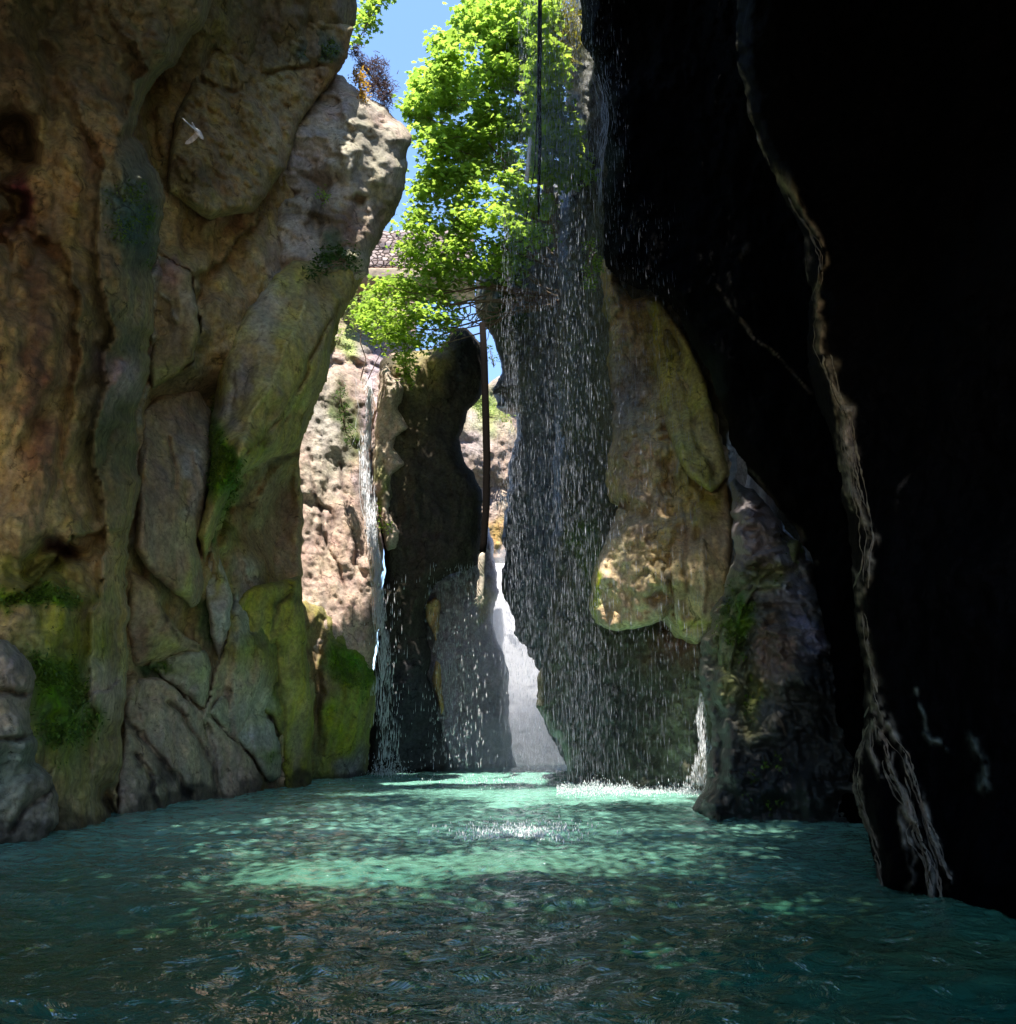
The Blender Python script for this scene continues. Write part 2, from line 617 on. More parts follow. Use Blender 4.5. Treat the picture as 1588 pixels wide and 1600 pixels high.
# ------------------------------------------------------------------ left side of the gorge
o = relief('cliff', [(-90, -250), (345, -250), (335, -20), (325, 30), (275, 90), (240, 130), (218, 175), (214, 205), (232, 250), (250, 285),
                     (258, 335), (246, 390), (240, 430), (238, 540), (230, 585), (217, 640), (214, 800), (203, 850), (202, 950), (196, 1100),
                     (184, 1240), (176, 1330), (-90, 1370)],
           [(-60, -250, 11), (-60, 600, 12.5), (-60, 1300, 13.6), (110, 1300, 15), (220, 0, 15.5), (215, 700, 17), (180, 1270, 16.6), (330, -250, 15),
            (100, 600, 14.2), (100, 200, 13.6), (60, 1150, 14.5)],
           TAN, ew=50, ed=2.2, amp=.8, freq=.3, zs=.4, jag=5, seed=1, folds=.35,
           spots=[(100, 60, 300, 190, (.2, .155, .09)), (60, 560, 30, 230, RED), (130, 420, 70, 140, DTAN), (205, 340, 50, 110, TEAL), (170, 640, 60, 200, (.14, .14, .08)),
                  (100, 1080, 80, 120, MOSS), (60, 900, 80, 60, OLIVE), (95, 860, 40, 25, (.1, .03, .03)), (195, 600, 40, 30, (.38, .3, .3)), (120, 1000, 60, 40, OLIVE),
                  (170, 1080, 30, 50, PALE), (30, 320, 20, 60, (.12, .03, .03)), (60, 930, 90, 18, MOSS)],
           creases=[([(110, 150), (165, 260), (150, 380), (175, 520), (150, 700), (165, 860), (140, 1000), (150, 1200)], 40, .7), ([(20, 360), (90, 380), (130, 460), (120, 600), (90, 760)], 34, .5), ([(0, 940), (60, 900), (120, 838), (190, 832)], 30, .7), ([(75, 1210), (110, 1120), (150, 1080), (190, 1060)], 26, -.4), ([(180, 40), (225, 100), (190, 190)], 40, .5)],
           dents=[(20, 220, 32, 50, 3.0), (8, 330, 18, 60, 1.8), (95, 865, 46, 14, 1.6), (60, 890, 30, 12, 1.2), (170, 1265, 14, 28, 1.4), (65, 375, 14, 6, .5)])
tag(o, 'dark brown limestone buttress with a red stain and black hollow, nearest on the left', 'cliff', STONE, 'structure')

o = relief('boulder', [(-90, 990), (15, 1000), (42, 1018), (56, 1050), (55, 1085), (44, 1105), (52, 1140), (62, 1165), (58, 1190), (82, 1212), (92, 1245), (88, 1290), (60, 1330), (-90, 1340)],
           [(-60, 1000, 12.3), (50, 1050, 13.4), (0, 1150, 12.6), (80, 1250, 13.8), (0, 1300, 13.2)],
           (.36, .29, .20), ew=30, ed=1.0, amp=.22, freq=.8, zs=.9, jag=4, seed=2, step=3,
           spots=[(20, 1200, 40, 60, (.2, .22, .16)), (30, 1030, 30, 30, (.36, .3, .26))],
           strokes=[([(-60, 1092), (0, 1086), (50, 1076)], 4, (.06, .05, .04), -.35), ([(-60, 1160), (10, 1160), (55, 1148)], 4, (.06, .05, .04), -.35),
                    ([(20, 1300), (45, 1260), (85, 1225)], 4, (.06, .05, .04), -.2)])
tag(o, 'grey cracked boulder leaning on the foot of the dark buttress', 'boulder')

FB = rbf([(180, -250, 17), (180, 300, 18), (200, 800, 18.5), (190, 1270, 18.6), (300, 1250, 22), (400, 1236, 25.5), (470, 1218, 29), (450, 150, 22.5), (550, 40, 23),
            (500, -100, 21), (300, 250, 19.5), (350, 500, 20.5), (560, 430, 25.5), (470, 640, 24.5), (470, 760, 27.5), (300, 900, 21.5), (450, 950, 27), (440, 620, 22.2), (382, 700, 21.0), (430, 790, 26.2), (335, 640, 22.4), (510, 510, 23.6)])
o = relief('cliff', [(170, -250), (420, -250), (520, -110), (561, -4), (556, 40), (545, 88), (528, 114), (502, 148), (478, 180), (463, 215), (452, 260), (456, 295),
                     (475, 345), (505, 385), (548, 396), (573, 412), (571, 430), (556, 458), (539, 482), (527, 508), (521, 550), (512, 590), (501, 620), (487, 653),
                     (473, 690), (470, 760), (476, 850), (470, 940), (477, 1000), (490, 1100), (486, 1180), (482, 1245), (400, 1270), (170, 1330)],
           FB,
           TAN, back=1.5, ew=45, ed=2.0, amp=.75, freq=.28, zs=.45, jag=5, seed=3, folds=.5,
           spots=[(450, 40, 170, 150, (.2, .155, .095)), (320, 80, 90, 90, (.26, .2, .1)), (350, 250, 110, 120, (.36, .26, .14)), (470, 580, 80, 150, (.40, .34, .11)), (440, 480, 26, 110, (.44, .40, .32)),
                  (352, 740, 26, 110, MOSS), (340, 690, 24, 50, (.08, .2, .01)), (270, 440, 32, 38, (.42, .3, .25)), (285, 560, 40, 60, (.24, .21, .1)), (260, 950, 70, 120, TAN),
                  (400, 1000, 60, 110, OLIVE), (420, 960, 40, 60, (.16, .19, .05)), (300, 1120, 90, 90, PALE), (400, 1120, 50, 60, (.42, .38, .3)), (320, 980, 30, 30, DKG),
                  (240, 1040, 40, 12, DKG), (420, 810, 50, 90, (.40, .29, .19)), (390, 940, 20, 60, (.42, .4, .36)), (380, 1180, 60, 40, (.46, .34, .27)), (465, 1100, 30, 90, OLIVE),
                  (350, 1210, 50, 20, DTAN), (300, 700, 60, 120, (.3, .24, .17))],
           creases=[([(246, 392), (298, 428), (312, 500), (302, 560), (236, 606)], 34, .8), ([(325, 860), (350, 795), (378, 740), (400, 728), (456, 706), (486, 690)], 60, 2.0), ([(346, 800), (378, 735), (440, 600), (500, 457), (520, 420)], 50, -1.1),
                    ([(318, 850), (350, 930), (356, 1000), (336, 1050), (326, 1100), (316, 1160)][::-1], 34, -.9), ([(412, 420), (400, 500), (408, 560), (388, 650)], 30, .6), ([(470, 150), (440, 260), (400, 340), (330, 420), (300, 430)][::-1], 40, .8),
                    ([(330, 60), (380, 130), (370, 230), (330, 330)], 44, .7), ([(340, 640), (322, 760), (310, 860)], 24, .6), ([(470, 960), (450, 1030), (440, 1120), (438, 1210)], 20, .6), ([(215, 1070), (262, 1062), (322, 1130), (392, 1220)], 20, .7),
                    ([(205, 1120), (250, 1190), (300, 1244)], 14, .5), ([(500, 470), (450, 560), (420, 640)], 26, .4), ([(380, 880), (400, 930), (470, 900)], 26, .5), ([(215, 860), (250, 960), (240, 1040), (300, 1060)], 30, .5)],
           dents=[(430, 800, 50, 70, 1.4), (330, 900, 40, 90, -.8), (270, 430, 36, 44, -.9), (270, 520, 36, 70, -.9), (300, 640, 60, 30, 1.0), (420, 1030, 60, 60, -1.0),
                  (250, 1120, 50, 90, -.7), (360, 830, 14, 120, .5), (240, 180, 14, 90, .7)],
           strokes=[([(545, 455), (500, 540), (455, 630), (400, 705)], 34, (.50, .42, .12), 0), ([(352, 630), (346, 720), (328, 840)], 20, (.06, .19, .01), 0), ([(470, 712), (400, 738), (366, 800)], 7, (.14, .09, .05), -.3), ([(520, 545), (470, 640), (420, 690)], 4, (.16, .12, .04), -.25), ([(505, 500), (455, 590), (405, 665)], 3, (.18, .14, .05), -.2), ([(245, 400), (240, 500), (236, 600), (214, 660)], 5, (.46, .42, .34), .1), ([(212, 700), (216, 780), (206, 850)], 6, (.5, .45, .38), .1), ([(200, 1130), (250, 1190), (300, 1240)], 5, (.08, .06, .05), -.4), ([(260, 1070), (300, 1110), (350, 1150), (400, 1200)], 5, (.1, .08, .06), -.4),  # wide olive stroke brightens the bulge as if lit
                    ([(320, 1135), (370, 1160), (400, 1190)], 4, (.07, .06, .05), -.3), ([(215, 1190), (240, 1225), (270, 1245)], 9, (.05, .045, .04), -.3)])
tag(o, 'tall tan cliff with olive sheets painted brighter along the lit bulge and a green moss streak behind the dark buttress', 'cliff', STONE, 'structure')

CLIFF = o


def fold(poly, off, col, spots=(), strokes=(), seed=0, ew=26, ed=1.3, amp=.22, mat=None, dents=(), fine=.07, name='rock_fold', base=None, parent=None):
    """one water-worn sheet of rock lapping over the cliff behind it: off = how far it stands proud, negative where it melts back in"""
    ew, ed = ew * .55, ed * .5
    f = base or FB
    g = rbf(off) if isinstance(off, list) else (lambda u, v: off)
    return relief(name, poly, lambda u, v: f(u, v) - g(u, v), col, step=3, ew=ew, ed=ed, amp=amp, freq=.45, zs=.35, jag=2.5, back=1.6, spots=spots, strokes=strokes,
                  dents=dents, seed=seed, fine=fine, mat=mat or M_SMOOTH, parent=parent or CLIFF)


BROWN = (.34, .25, .15)
fold([(556, 400), (571, 415), (568, 434), (554, 460), (537, 484), (525, 510), (519, 550), (510, 590), (499, 620), (485, 653), (474, 691), (459, 703), (425, 717), (389, 733), (368, 753), (350, 786), (342, 812), (321, 876), (306, 835), (318, 803), (327, 759), (330, 715),
      (330, 656), (338, 600), (352, 545), (384, 490), (420, 440), (455, 405), (500, 388)], [(500, 390, -.5), (556, 405, -.1), (384, 490, -.6), (340, 600, -.4), (330, 700, .2), (474, 691, 1.2), (425, 717, 1.5), (368, 753, 1.6), (342, 812, 1.4), (321, 876, .7), (470, 560, .9), (519, 550, .5), (400, 620, .8)], (.40, .34, .12), seed=50, ew=34, ed=1.7, amp=.3,
     spots=[(345, 720, 22, 90, (.06, .19, .012)), (335, 670, 16, 50, (.13, .17, .03)), (410, 480, 24, 90, (.43, .38, .28)), (372, 600, 18, 60, (.34, .29, .23)), (500, 480, 30, 50, (.36, .29, .14)), (400, 700, 20, 30, (.30, .30, .06))],
     strokes=[([(520, 500), (470, 600), (430, 660), (385, 710)], 3, (.17, .13, .05), -.22), ([(535, 470), (490, 560), (455, 640), (410, 700)], 3, (.2, .15, .05), -.18), ([(480, 470), (440, 560), (395, 650), (362, 730)], 4, (.5, .44, .2), .15)])
fold([(222, 640), (250, 610), (300, 600), (332, 640), (328, 760), (312, 830), (304, 840), (313, 870), (320, 905), (312, 945), (300, 950), (271, 922), (235, 900), (212, 857), (214, 760)], [(260, 610, -.7), (222, 640, -.2), (330, 640, -.6), (328, 760, .1), (271, 922, 1.2), (212, 857, .8), (312, 945, 1.1), (320, 905, .9), (214, 760, .2), (260, 760, .3)], BROWN, seed=51, ew=26, ed=1.3, amp=.2,
     spots=[(262, 690, 20, 30, (.42, .31, .15)), (300, 760, 12, 60, (.40, .37, .32)), (250, 860, 40, 40, (.38, .30, .19)), (300, 900, 16, 40, (.36, .33, .14)), (240, 780, 30, 60, (.27, .21, .15))],
     strokes=[([(302, 700), (312, 760), (314, 800)], 3, (.5, .46, .38), .2), ([(268, 690), (275, 740), (272, 770)], 3, (.16, .11, .07), -.25), ([(230, 690), (226, 740)], 4, (.44, .32, .16), .15)])
fold([(203, 884), (230, 905), (247, 921), (254, 951), (283, 986), (318, 1010), (312, 1024), (285, 1020), (255, 1040), (205, 1045), (195, 980)], [(203, 884, -.5), (247, 905, 0), (254, 951, .7), (283, 986, .8), (318, 1010, .6), (205, 1045, -.5), (255, 1040, -.3), (195, 960, -.2)], (.42, .30, .18), seed=52, ew=22, ed=1.0, amp=.18,
     spots=[(225, 1000, 24, 40, (.40, .27, .18)), (262, 1000, 20, 20, (.40, .32, .14))], strokes=[([(250, 945), (262, 975), (285, 1000), (310, 1016)], 4, (.10, .07, .04), -.2)])
fold([(325, 872), (340, 856), (352, 890), (362, 925), (363, 975), (354, 1008), (345, 1042), (334, 1010), (325, 955), (318, 915)], [(340, 856, .0), (345, 1042, .0), (363, 950, 1.2), (318, 915, -.3), (340, 950, .8)], (.40, .36, .29), seed=53, ew=18, ed=1.0, amp=.12,
     spots=[(335, 900, 10, 50, (.34, .30, .13)), (355, 975, 12, 30, (.40, .38, .36))], strokes=[([(345, 870), (356, 930), (350, 1000)], 2.5, (.55, .50, .40), .1)])
fold([(350, 990), (366, 940), (400, 912), (440, 905), (471, 898), (474, 960), (479, 1010), (489, 1100), (486, 1248), (446, 1248), (440, 1160), (425, 1122), (400, 1110), (378, 1090), (352, 1076), (332, 1112), (326, 1130), (330, 1080), (343, 1035)], [(440, 905, .8), (400, 912, .7), (350, 990, .1), (330, 1080, -.2), (476, 1000, .7), (480, 1200, .8), (378, 1090, .0), (430, 1120, .4), (445, 1240, .7)], (.25, .23, .05), seed=54, ew=26, ed=1.3, amp=.3,
     spots=[(440, 960, 12, 24, (.06, .06, .02)), (425, 1050, 24, 60, (.13, .17, .03)), (395, 1080, 30, 30, (.32, .30, .24)), (455, 1060, 14, 90, (.34, .30, .08)), (465, 1180, 16, 60, (.24, .19, .10)), (400, 980, 40, 40, (.30, .27, .07))],
     strokes=[([(448, 930), (432, 965), (425, 985)], 4, (.05, .05, .02), -.2), ([(430, 1000), (436, 1080), (440, 1150)], 5, (.12, .11, .04), -.25)])
fold([(236, 1042), (262, 1022), (300, 1012), (320, 1016), (333, 1045), (324, 1092), (322, 1120), (345, 1085), (380, 1095), (402, 1115), (428, 1128), (440, 1165), (438, 1215), (420, 1222), (398, 1185), (360, 1150), (330, 1120), (300, 1095), (262, 1066)], [(262, 1022, .1), (236, 1042, -.2), (300, 1012, .3), (333, 1045, .6), (322, 1120, .6), (380, 1095, .2), (428, 1128, .5), (438, 1215, .8), (300, 1095, .5), (398, 1185, .8)], (.42, .38, .27), seed=55, ew=20, ed=1.0, amp=.3, mat=M_ROCK, fine=.16,
     spots=[(300, 1040, 30, 24, (.36, .36, .2)), (400, 1140, 40, 20, (.44, .41, .36)), (420, 1190, 20, 26, (.22, .24, .10)), (268, 1036, 22, 14, (.12, .16, .05))])
fold([(196, 1100), (206, 1060), (245, 1056), (262, 1068), (300, 1098), (332, 1124), (362, 1156), (396, 1188), (411, 1222), (400, 1250), (330, 1275), (180, 1310), (186, 1200)], [(206, 1060, .1), (262, 1068, .7), (332, 1124, .9), (396, 1188, 1.0), (411, 1240, .9), (190, 1200, .2), (250, 1250, .8)], (.46, .35, .24), seed=56, ew=20, ed=.9, amp=.25, mat=M_ROCK, fine=.14,
     spots=[(290, 1130, 40, 30, (.50, .39, .29)), (250, 1210, 16, 30, (.14, .11, .08)), (300, 1236, 16, 14, (.08, .07, .05)), (370, 1200, 30, 30, (.46, .31, .24))],
     strokes=[([(205, 1130), (235, 1165), (262, 1200), (300, 1244)], 5, (.07, .055, .04), -.4), ([(262, 1100), (300, 1140), (330, 1190), (345, 1240)], 4, (.2, .14, .09), -.3), ([(322, 1130), (334, 1180), (338, 1250)], 4, (.24, .18, .12), -.2), ([(212, 1180), (236, 1215), (250, 1262)], 5, (.07, .05, .04), -.3)])
fold([(243, 394), (262, 400), (298, 426), (309, 470), (313, 520), (304, 560), (276, 590), (238, 608), (234, 560), (239, 470)], [(262, 400, .3), (243, 394, .1), (240, 500, -.2), (238, 608, .4), (313, 520, 1.0), (276, 590, 1.0), (298, 430, .7)], (.34, .26, .13), seed=57, ew=20, ed=1.0, amp=.2,
     spots=[(268, 430, 28, 26, (.42, .28, .22)), (290, 470, 14, 24, (.40, .33, .24)), (265, 580, 30, 16, (.34, .31, .12))], strokes=[([(246, 400), (243, 470), (236, 530)], 2.5, (.5, .44, .34), .1), ([(245, 455), (262, 470), (275, 500)], 3, (.5, .45, .36), .1)])
fold([(335, 60), (420, 20), (520, 30), (553, 40), (543, 88), (526, 112), (500, 146), (476, 178), (460, 214), (449, 260), (400, 330), (330, 345), (262, 300), (270, 200), (300, 120)], [(330, 60, -.7), (553, 40, -.5), (420, 20, -.8), (270, 200, .1), (300, 120, -.3), (330, 345, .5), (400, 330, .5), (262, 300, .3), (460, 214, .1), (526, 112, -.4)], (.32, .235, .12), seed=58, ew=34, ed=1.3, amp=.45, mat=M_ROCK, fine=.2,
     spots=[(330, 200, 60, 60, (.32, .23, .11)), (450, 60, 70, 50, (.2, .16, .1)), (500, 70, 24, 24, (.08, .11, .09)), (300, 280, 40, 30, (.16, .13, .07)), (420, 200, 30, 60, (.38, .3, .17))],
     strokes=[([(310, 130), (360, 150), (420, 120), (500, 100)], 5, (.16, .12, .07), -.3)])

o = relief('overhanging_rock', [(420, 400), (430, 180), (497, 130), (524, 110), (548, 132), (575, 152), (606, 168), (630, 194), (644, 219), (636, 245), (631, 290),
                                (616, 335), (593, 370), (579, 400), (574, 428), (540, 450), (430, 470)],
           [(440, 200, 24), (520, 120, 25.2), (640, 220, 25.4), (540, 260, 24.2), (600, 350, 25), (480, 420, 24)],
           (.50, .42, .33), back=1.5, ew=34, ed=1.6, amp=.4, freq=.5, zs=.8, jag=4, seed=4, step=3, fine=.14,
           spots=[(575, 240, 60, 60, (.33, .3, .23)), (530, 170, 24, 50, (.5, .4, .33)), (480, 260, 30, 60, (.44, .38, .36)), (600, 330, 30, 50, (.3, .25, .14)),
                  (540, 360, 50, 30, (.24, .17, .13)), (530, 400, 40, 25, DKG), (490, 330, 30, 40, (.2, .17, .12)), (615, 195, 25, 14, PINK)],
           dents=[(500, 290, 20, 22, .8), (455, 295, 10, 12, .9), (560, 318, 9, 9, .7), (490, 350, 18, 30, .9), (545, 230, 8, 70, -.3)],
           strokes=[([(535, 225), (560, 290), (580, 345)], 3, (.5, .44, .36), .12), ([(470, 150), (530, 145), (557, 200)], 5, (.56, .46, .4), .2)])
tag(o, 'pitted pale grey rock block jutting out under the blue sky', 'overhanging rock')

o = relief('rock_face', [(420, 620), (500, 585), (522, 570), (556, 590), (583, 610), (590, 645), (579, 700), (583, 800), (600, 868), (596, 920), (590, 985), (588, 1020), (576, 1065), (470, 1065), (430, 900)],
           [(440, 620, 36), (560, 600, 38.5), (590, 800, 36.8), (480, 800, 34.4), (560, 1000, 34.2), (470, 1000, 32.6)],
           PINK, ew=18, ed=1.2, amp=.42, freq=.5, zs=.5, jag=4, seed=5, step=2.5, fine=.1,
           strokes=[([(484, 700), (498, 780), (512, 860), (540, 930)], 3, (.12, .09, .07), -.25), ([(530, 720), (545, 800), (562, 880)], 3, (.14, .1, .08), -.25), ([(500, 790), (515, 800), (520, 830)], 4, (.1, .07, .06), -.25), ([(560, 640), (566, 740), (570, 800)], 4, (.15, .12, .1), -.2), ([(548, 620), (556, 700)], 5, (.12, .15, .05), 0)],
           spots=[(510, 680, 30, 90, (.42, .38, .33)), (570, 680, 16, 90, (.3, .24, .25)), (540, 660, 14, 60, (.13, .15, .07)), (575, 960, 14, 50, (.16, .13, .11)), (520, 880, 50, 90, (.46, .34, .27)), (500, 760, 20, 60, (.48, .4, .32))],
           dents=[(540, 640, 8, 60, .5), (565, 850, 10, 40, .5), (500, 800, 12, 16, .3)])
tag(o, 'sunlit pink rock face beside the thin white cascade', 'rock face')

o = relief('mossy_rock', [(450, 950), (480, 935), (510, 950), (545, 978), (574, 1018), (589, 1060), (586, 1110), (578, 1160), (572, 1235), (450, 1240)],
           [(460, 960, 31), (540, 985, 33.8), (520, 1100, 31.6), (580, 1100, 34), (570, 1215, 35), (470, 1220, 31.5)],
           (.25, .23, .08), ew=30, ed=1.4, amp=.35, freq=.6, zs=.5, jag=4, seed=6, step=2.5,
           spots=[(540, 1090, 40, 90, (.23, .25, .05)), (500, 1050, 20, 90, (.28, .17, .1)), (545, 1040, 40, 40, MOSS), (470, 1150, 20, 70, DTAN), (555, 1200, 16, 40, (.3, .28, .28)), (530, 1150, 20, 40, (.28, .3, .04))],
           dents=[(495, 1080, 8, 90, .6)])
tag(o, 'rounded rock covered in green moss at the waterline below the sunlit face', 'rock')

# ------------------------------------------------------------------ middle: pillar, hidden chamber, far canyon
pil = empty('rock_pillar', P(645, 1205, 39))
tag(pil, 'tall dark rock pillar standing in the middle of the gorge, shaded face and sunlit left edge painted in', 'rock pillar')
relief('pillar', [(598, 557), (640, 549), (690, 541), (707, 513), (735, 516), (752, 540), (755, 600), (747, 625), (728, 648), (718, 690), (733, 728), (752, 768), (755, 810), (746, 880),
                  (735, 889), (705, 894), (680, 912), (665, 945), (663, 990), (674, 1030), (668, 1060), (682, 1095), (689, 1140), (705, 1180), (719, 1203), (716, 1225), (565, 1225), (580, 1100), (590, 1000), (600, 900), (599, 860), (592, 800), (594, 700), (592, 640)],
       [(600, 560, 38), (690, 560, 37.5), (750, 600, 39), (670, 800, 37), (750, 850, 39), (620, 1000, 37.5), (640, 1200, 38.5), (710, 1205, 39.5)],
       (.07, .06, .045), ew=26, ed=1.8, amp=.45, freq=.5, zs=.5, jag=3, seed=8, step=2.5, parent=pil, mat=M_DARK, fine=.12,  # dark face carries the pillar's shade, pale spots its sunlit top
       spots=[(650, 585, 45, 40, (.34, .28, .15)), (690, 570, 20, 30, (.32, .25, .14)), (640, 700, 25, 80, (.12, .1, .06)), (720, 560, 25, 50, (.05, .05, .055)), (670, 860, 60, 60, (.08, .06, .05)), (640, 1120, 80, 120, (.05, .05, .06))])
relief('lit_strip', [(590, 580), (604, 566), (618, 590), (634, 585), (636, 615), (625, 640), (640, 668), (622, 685), (614, 700), (632, 728), (614, 742), (608, 800), (630, 828), (618, 858), (603, 862), (592, 800), (580, 760), (584, 700), (589, 640)],  # pale colour paints the sunlit left side of the pillar
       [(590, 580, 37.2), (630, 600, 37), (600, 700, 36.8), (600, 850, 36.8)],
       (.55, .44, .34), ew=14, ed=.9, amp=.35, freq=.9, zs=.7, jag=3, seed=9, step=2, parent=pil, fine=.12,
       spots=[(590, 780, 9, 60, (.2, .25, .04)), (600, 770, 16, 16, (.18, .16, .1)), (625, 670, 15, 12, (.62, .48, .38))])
relief('lit_strip', [(665, 942), (680, 934), (690, 945), (688, 965), (681, 1003), (674, 985), (666, 965)], [(665, 942, 40.3), (690, 950, 40.5), (680, 1000, 40.2)],  # this strip and the next carry a yellow lit edge in their colour
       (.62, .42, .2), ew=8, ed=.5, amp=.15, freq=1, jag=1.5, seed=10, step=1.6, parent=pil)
relief('lit_strip', [(682, 1030), (688, 1036), (691, 1075), (696, 1110), (690, 1120), (684, 1090), (674, 1060)], [(685, 1040, 40.3), (690, 1110, 40.5), (680, 1080, 40.2)],
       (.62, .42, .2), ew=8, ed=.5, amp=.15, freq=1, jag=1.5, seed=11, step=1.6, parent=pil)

o = relief('chamber_rock', [(630, 1225), (645, 930), (690, 892), (735, 872), (750, 828), (760, 812), (771, 850), (777, 900), (772, 985), (781, 1015), (793, 1045), (797, 1085), (794, 1120), (803, 1170), (814, 1225)],
           [(650, 950, 43), (750, 850, 44), (700, 1050, 42), (800, 1100, 43.5), (810, 1210, 44), (650, 1200, 42)],
           (.44, .38, .43), ew=22, ed=1.5, amp=.75, freq=.45, zs=.4, jag=3, seed=12, step=2.5, mat=M_WET,
           spots=[(758, 940, 14, 28, (.5, .4, .14)), (755, 975, 12, 14, (.25, .32, .04)), (720, 1000, 30, 90, (.5, .43, .48))])
tag(o, 'grey purple rock behind the pillar, wet with drizzle, below the rope end', 'rock')

o = relief('canyon_slope', [(470, 410), (560, 400), (660, 440), (650, 560), (610, 640), (600, 900), (470, 760)],
           [(480, 430, 52), (650, 450, 58), (600, 640, 47), (500, 700, 46), (550, 550, 50)],
           (.42, .31, .25), ew=16, ed=1.2, amp=.9, freq=.3, zs=.7, jag=4, seed=13, step=3, mat=M_FAR, fine=.12,
           spots=[(530, 470, 30, 30, (.3, .32, .14)), (540, 530, 30, 18, (.36, .4, .14)), (580, 600, 18, 60, (.52, .42, .44)), (590, 530, 26, 18, (.36, .32, .28))])
tag(o, 'sunny pink slope with scrub seen past the overhanging rock', 'slope', None, 'structure')
o = relief('canyon_wall', [(670, 590), (720, 575), (760, 600), (830, 560), (870, 600), (870, 990), (670, 990)],
           [(680, 600, 68), (860, 600, 70), (690, 980, 65), (860, 980, 65), (770, 780, 67)],
           (.42, .32, .26), ew=12, ed=1.0, amp=1.0, freq=.25, zs=.7, jag=3, seed=14, step=2.5, mat=M_FAR, fine=.12,
           spots=[(760, 640, 40, 26, (.34, .4, .14)), (735, 690, 16, 40, (.42, .35, .33)), (775, 840, 20, 22, (.6, .42, .18)), (770, 790, 20, 24, (.44, .36, .31))])
tag(o, 'bright sunlit canyon wall far behind, seen through the narrow gap', 'cliff', None, 'structure')

# ------------------------------------------------------------------ right side behind the rain
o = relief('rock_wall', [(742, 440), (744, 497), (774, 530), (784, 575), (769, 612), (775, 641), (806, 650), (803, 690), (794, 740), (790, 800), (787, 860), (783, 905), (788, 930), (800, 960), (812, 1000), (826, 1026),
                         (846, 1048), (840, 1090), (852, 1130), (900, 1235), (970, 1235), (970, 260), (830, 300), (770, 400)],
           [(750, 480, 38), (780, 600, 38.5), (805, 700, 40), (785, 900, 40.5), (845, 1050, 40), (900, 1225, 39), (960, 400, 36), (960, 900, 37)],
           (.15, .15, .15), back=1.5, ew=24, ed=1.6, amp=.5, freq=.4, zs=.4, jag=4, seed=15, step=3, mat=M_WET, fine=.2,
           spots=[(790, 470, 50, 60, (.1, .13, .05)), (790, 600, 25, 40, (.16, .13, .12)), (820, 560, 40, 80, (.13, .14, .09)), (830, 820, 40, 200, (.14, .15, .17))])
tag(o, 'dark grey wet rock wall at the edge of the bright gap behind the falling drops', 'rock wall', STONE, 'structure')

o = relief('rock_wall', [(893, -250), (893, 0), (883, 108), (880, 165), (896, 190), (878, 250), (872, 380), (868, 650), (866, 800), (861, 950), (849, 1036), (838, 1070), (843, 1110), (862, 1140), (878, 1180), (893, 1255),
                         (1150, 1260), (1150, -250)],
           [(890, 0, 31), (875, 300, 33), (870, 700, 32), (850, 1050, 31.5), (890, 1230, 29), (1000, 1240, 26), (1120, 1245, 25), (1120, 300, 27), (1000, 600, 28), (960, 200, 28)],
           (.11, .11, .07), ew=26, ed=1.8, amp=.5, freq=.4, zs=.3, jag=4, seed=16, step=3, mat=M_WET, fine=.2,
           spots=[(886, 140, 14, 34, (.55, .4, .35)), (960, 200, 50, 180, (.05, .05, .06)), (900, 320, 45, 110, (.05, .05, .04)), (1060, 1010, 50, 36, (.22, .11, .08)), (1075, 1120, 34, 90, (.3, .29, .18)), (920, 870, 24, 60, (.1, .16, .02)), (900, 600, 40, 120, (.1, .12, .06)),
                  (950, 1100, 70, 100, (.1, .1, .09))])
tag(o, 'mossy dark wall streaming with water behind the curtain of drops', 'rock wall', STONE, 'structure')

o = relief('flowstone', [(940, 400), (960, 425), (985, 470), (1010, 462), (1036, 468), (1051, 500), (1076, 532), (1096, 580), (1116, 640), (1131, 700), (1142, 745), (1141, 800), (1148, 860), (1142, 930), (1112, 985), (1090, 1008), (1072, 1006),
                         (1050, 988), (1030, 972), (1000, 978), (960, 984), (932, 972), (918, 946), (924, 910), (935, 870), (955, 830), (972, 795), (960, 780), (945, 755), (951, 700), (962, 650), (947, 560), (950, 500), (938, 440)],
           [(945, 430, 28), (1030, 470, 26.5), (950, 600, 27), (1040, 700, 24.5), (1130, 720, 25), (930, 940, 26.5), (1020, 900, 24), (1130, 900, 24.5), (1080, 1000, 25.5), (960, 780, 26)],
           (.58, .43, .23), ew=30, ed=2.0, amp=.65, freq=.5, zs=.35, jag=5, seed=17, step=2.4, folds=.45, fine=.26,
           spots=[(1040, 560, 40, 90, (.28, .25, .09)), (985, 600, 30, 90, (.26, .22, .19)), (1090, 740, 40, 90, (.46, .39, .15)), (1000, 800, 50, 60, (.5, .37, .24)), (950, 880, 14, 70, (.6, .48, .38)), (928, 930, 9, 45, (.32, .36, .05)),
                  (1010, 940, 80, 50, (.52, .36, .27)), (1090, 880, 40, 80, (.5, .34, .22)), (960, 500, 14, 90, (.3, .27, .12)), (1080, 990, 30, 16, (.4, .32, .12))],
           dents=[(1040, 710, 12, 26, .9), (1037, 940, 22, 14, 1.0), (1090, 820, 8, 10, .5), (1050, 800, 60, 14, .3), (1000, 780, 30, 18, -.3)])
tag(o, 'bulging tan flowstone hanging over the pool behind the drops', 'flowstone')

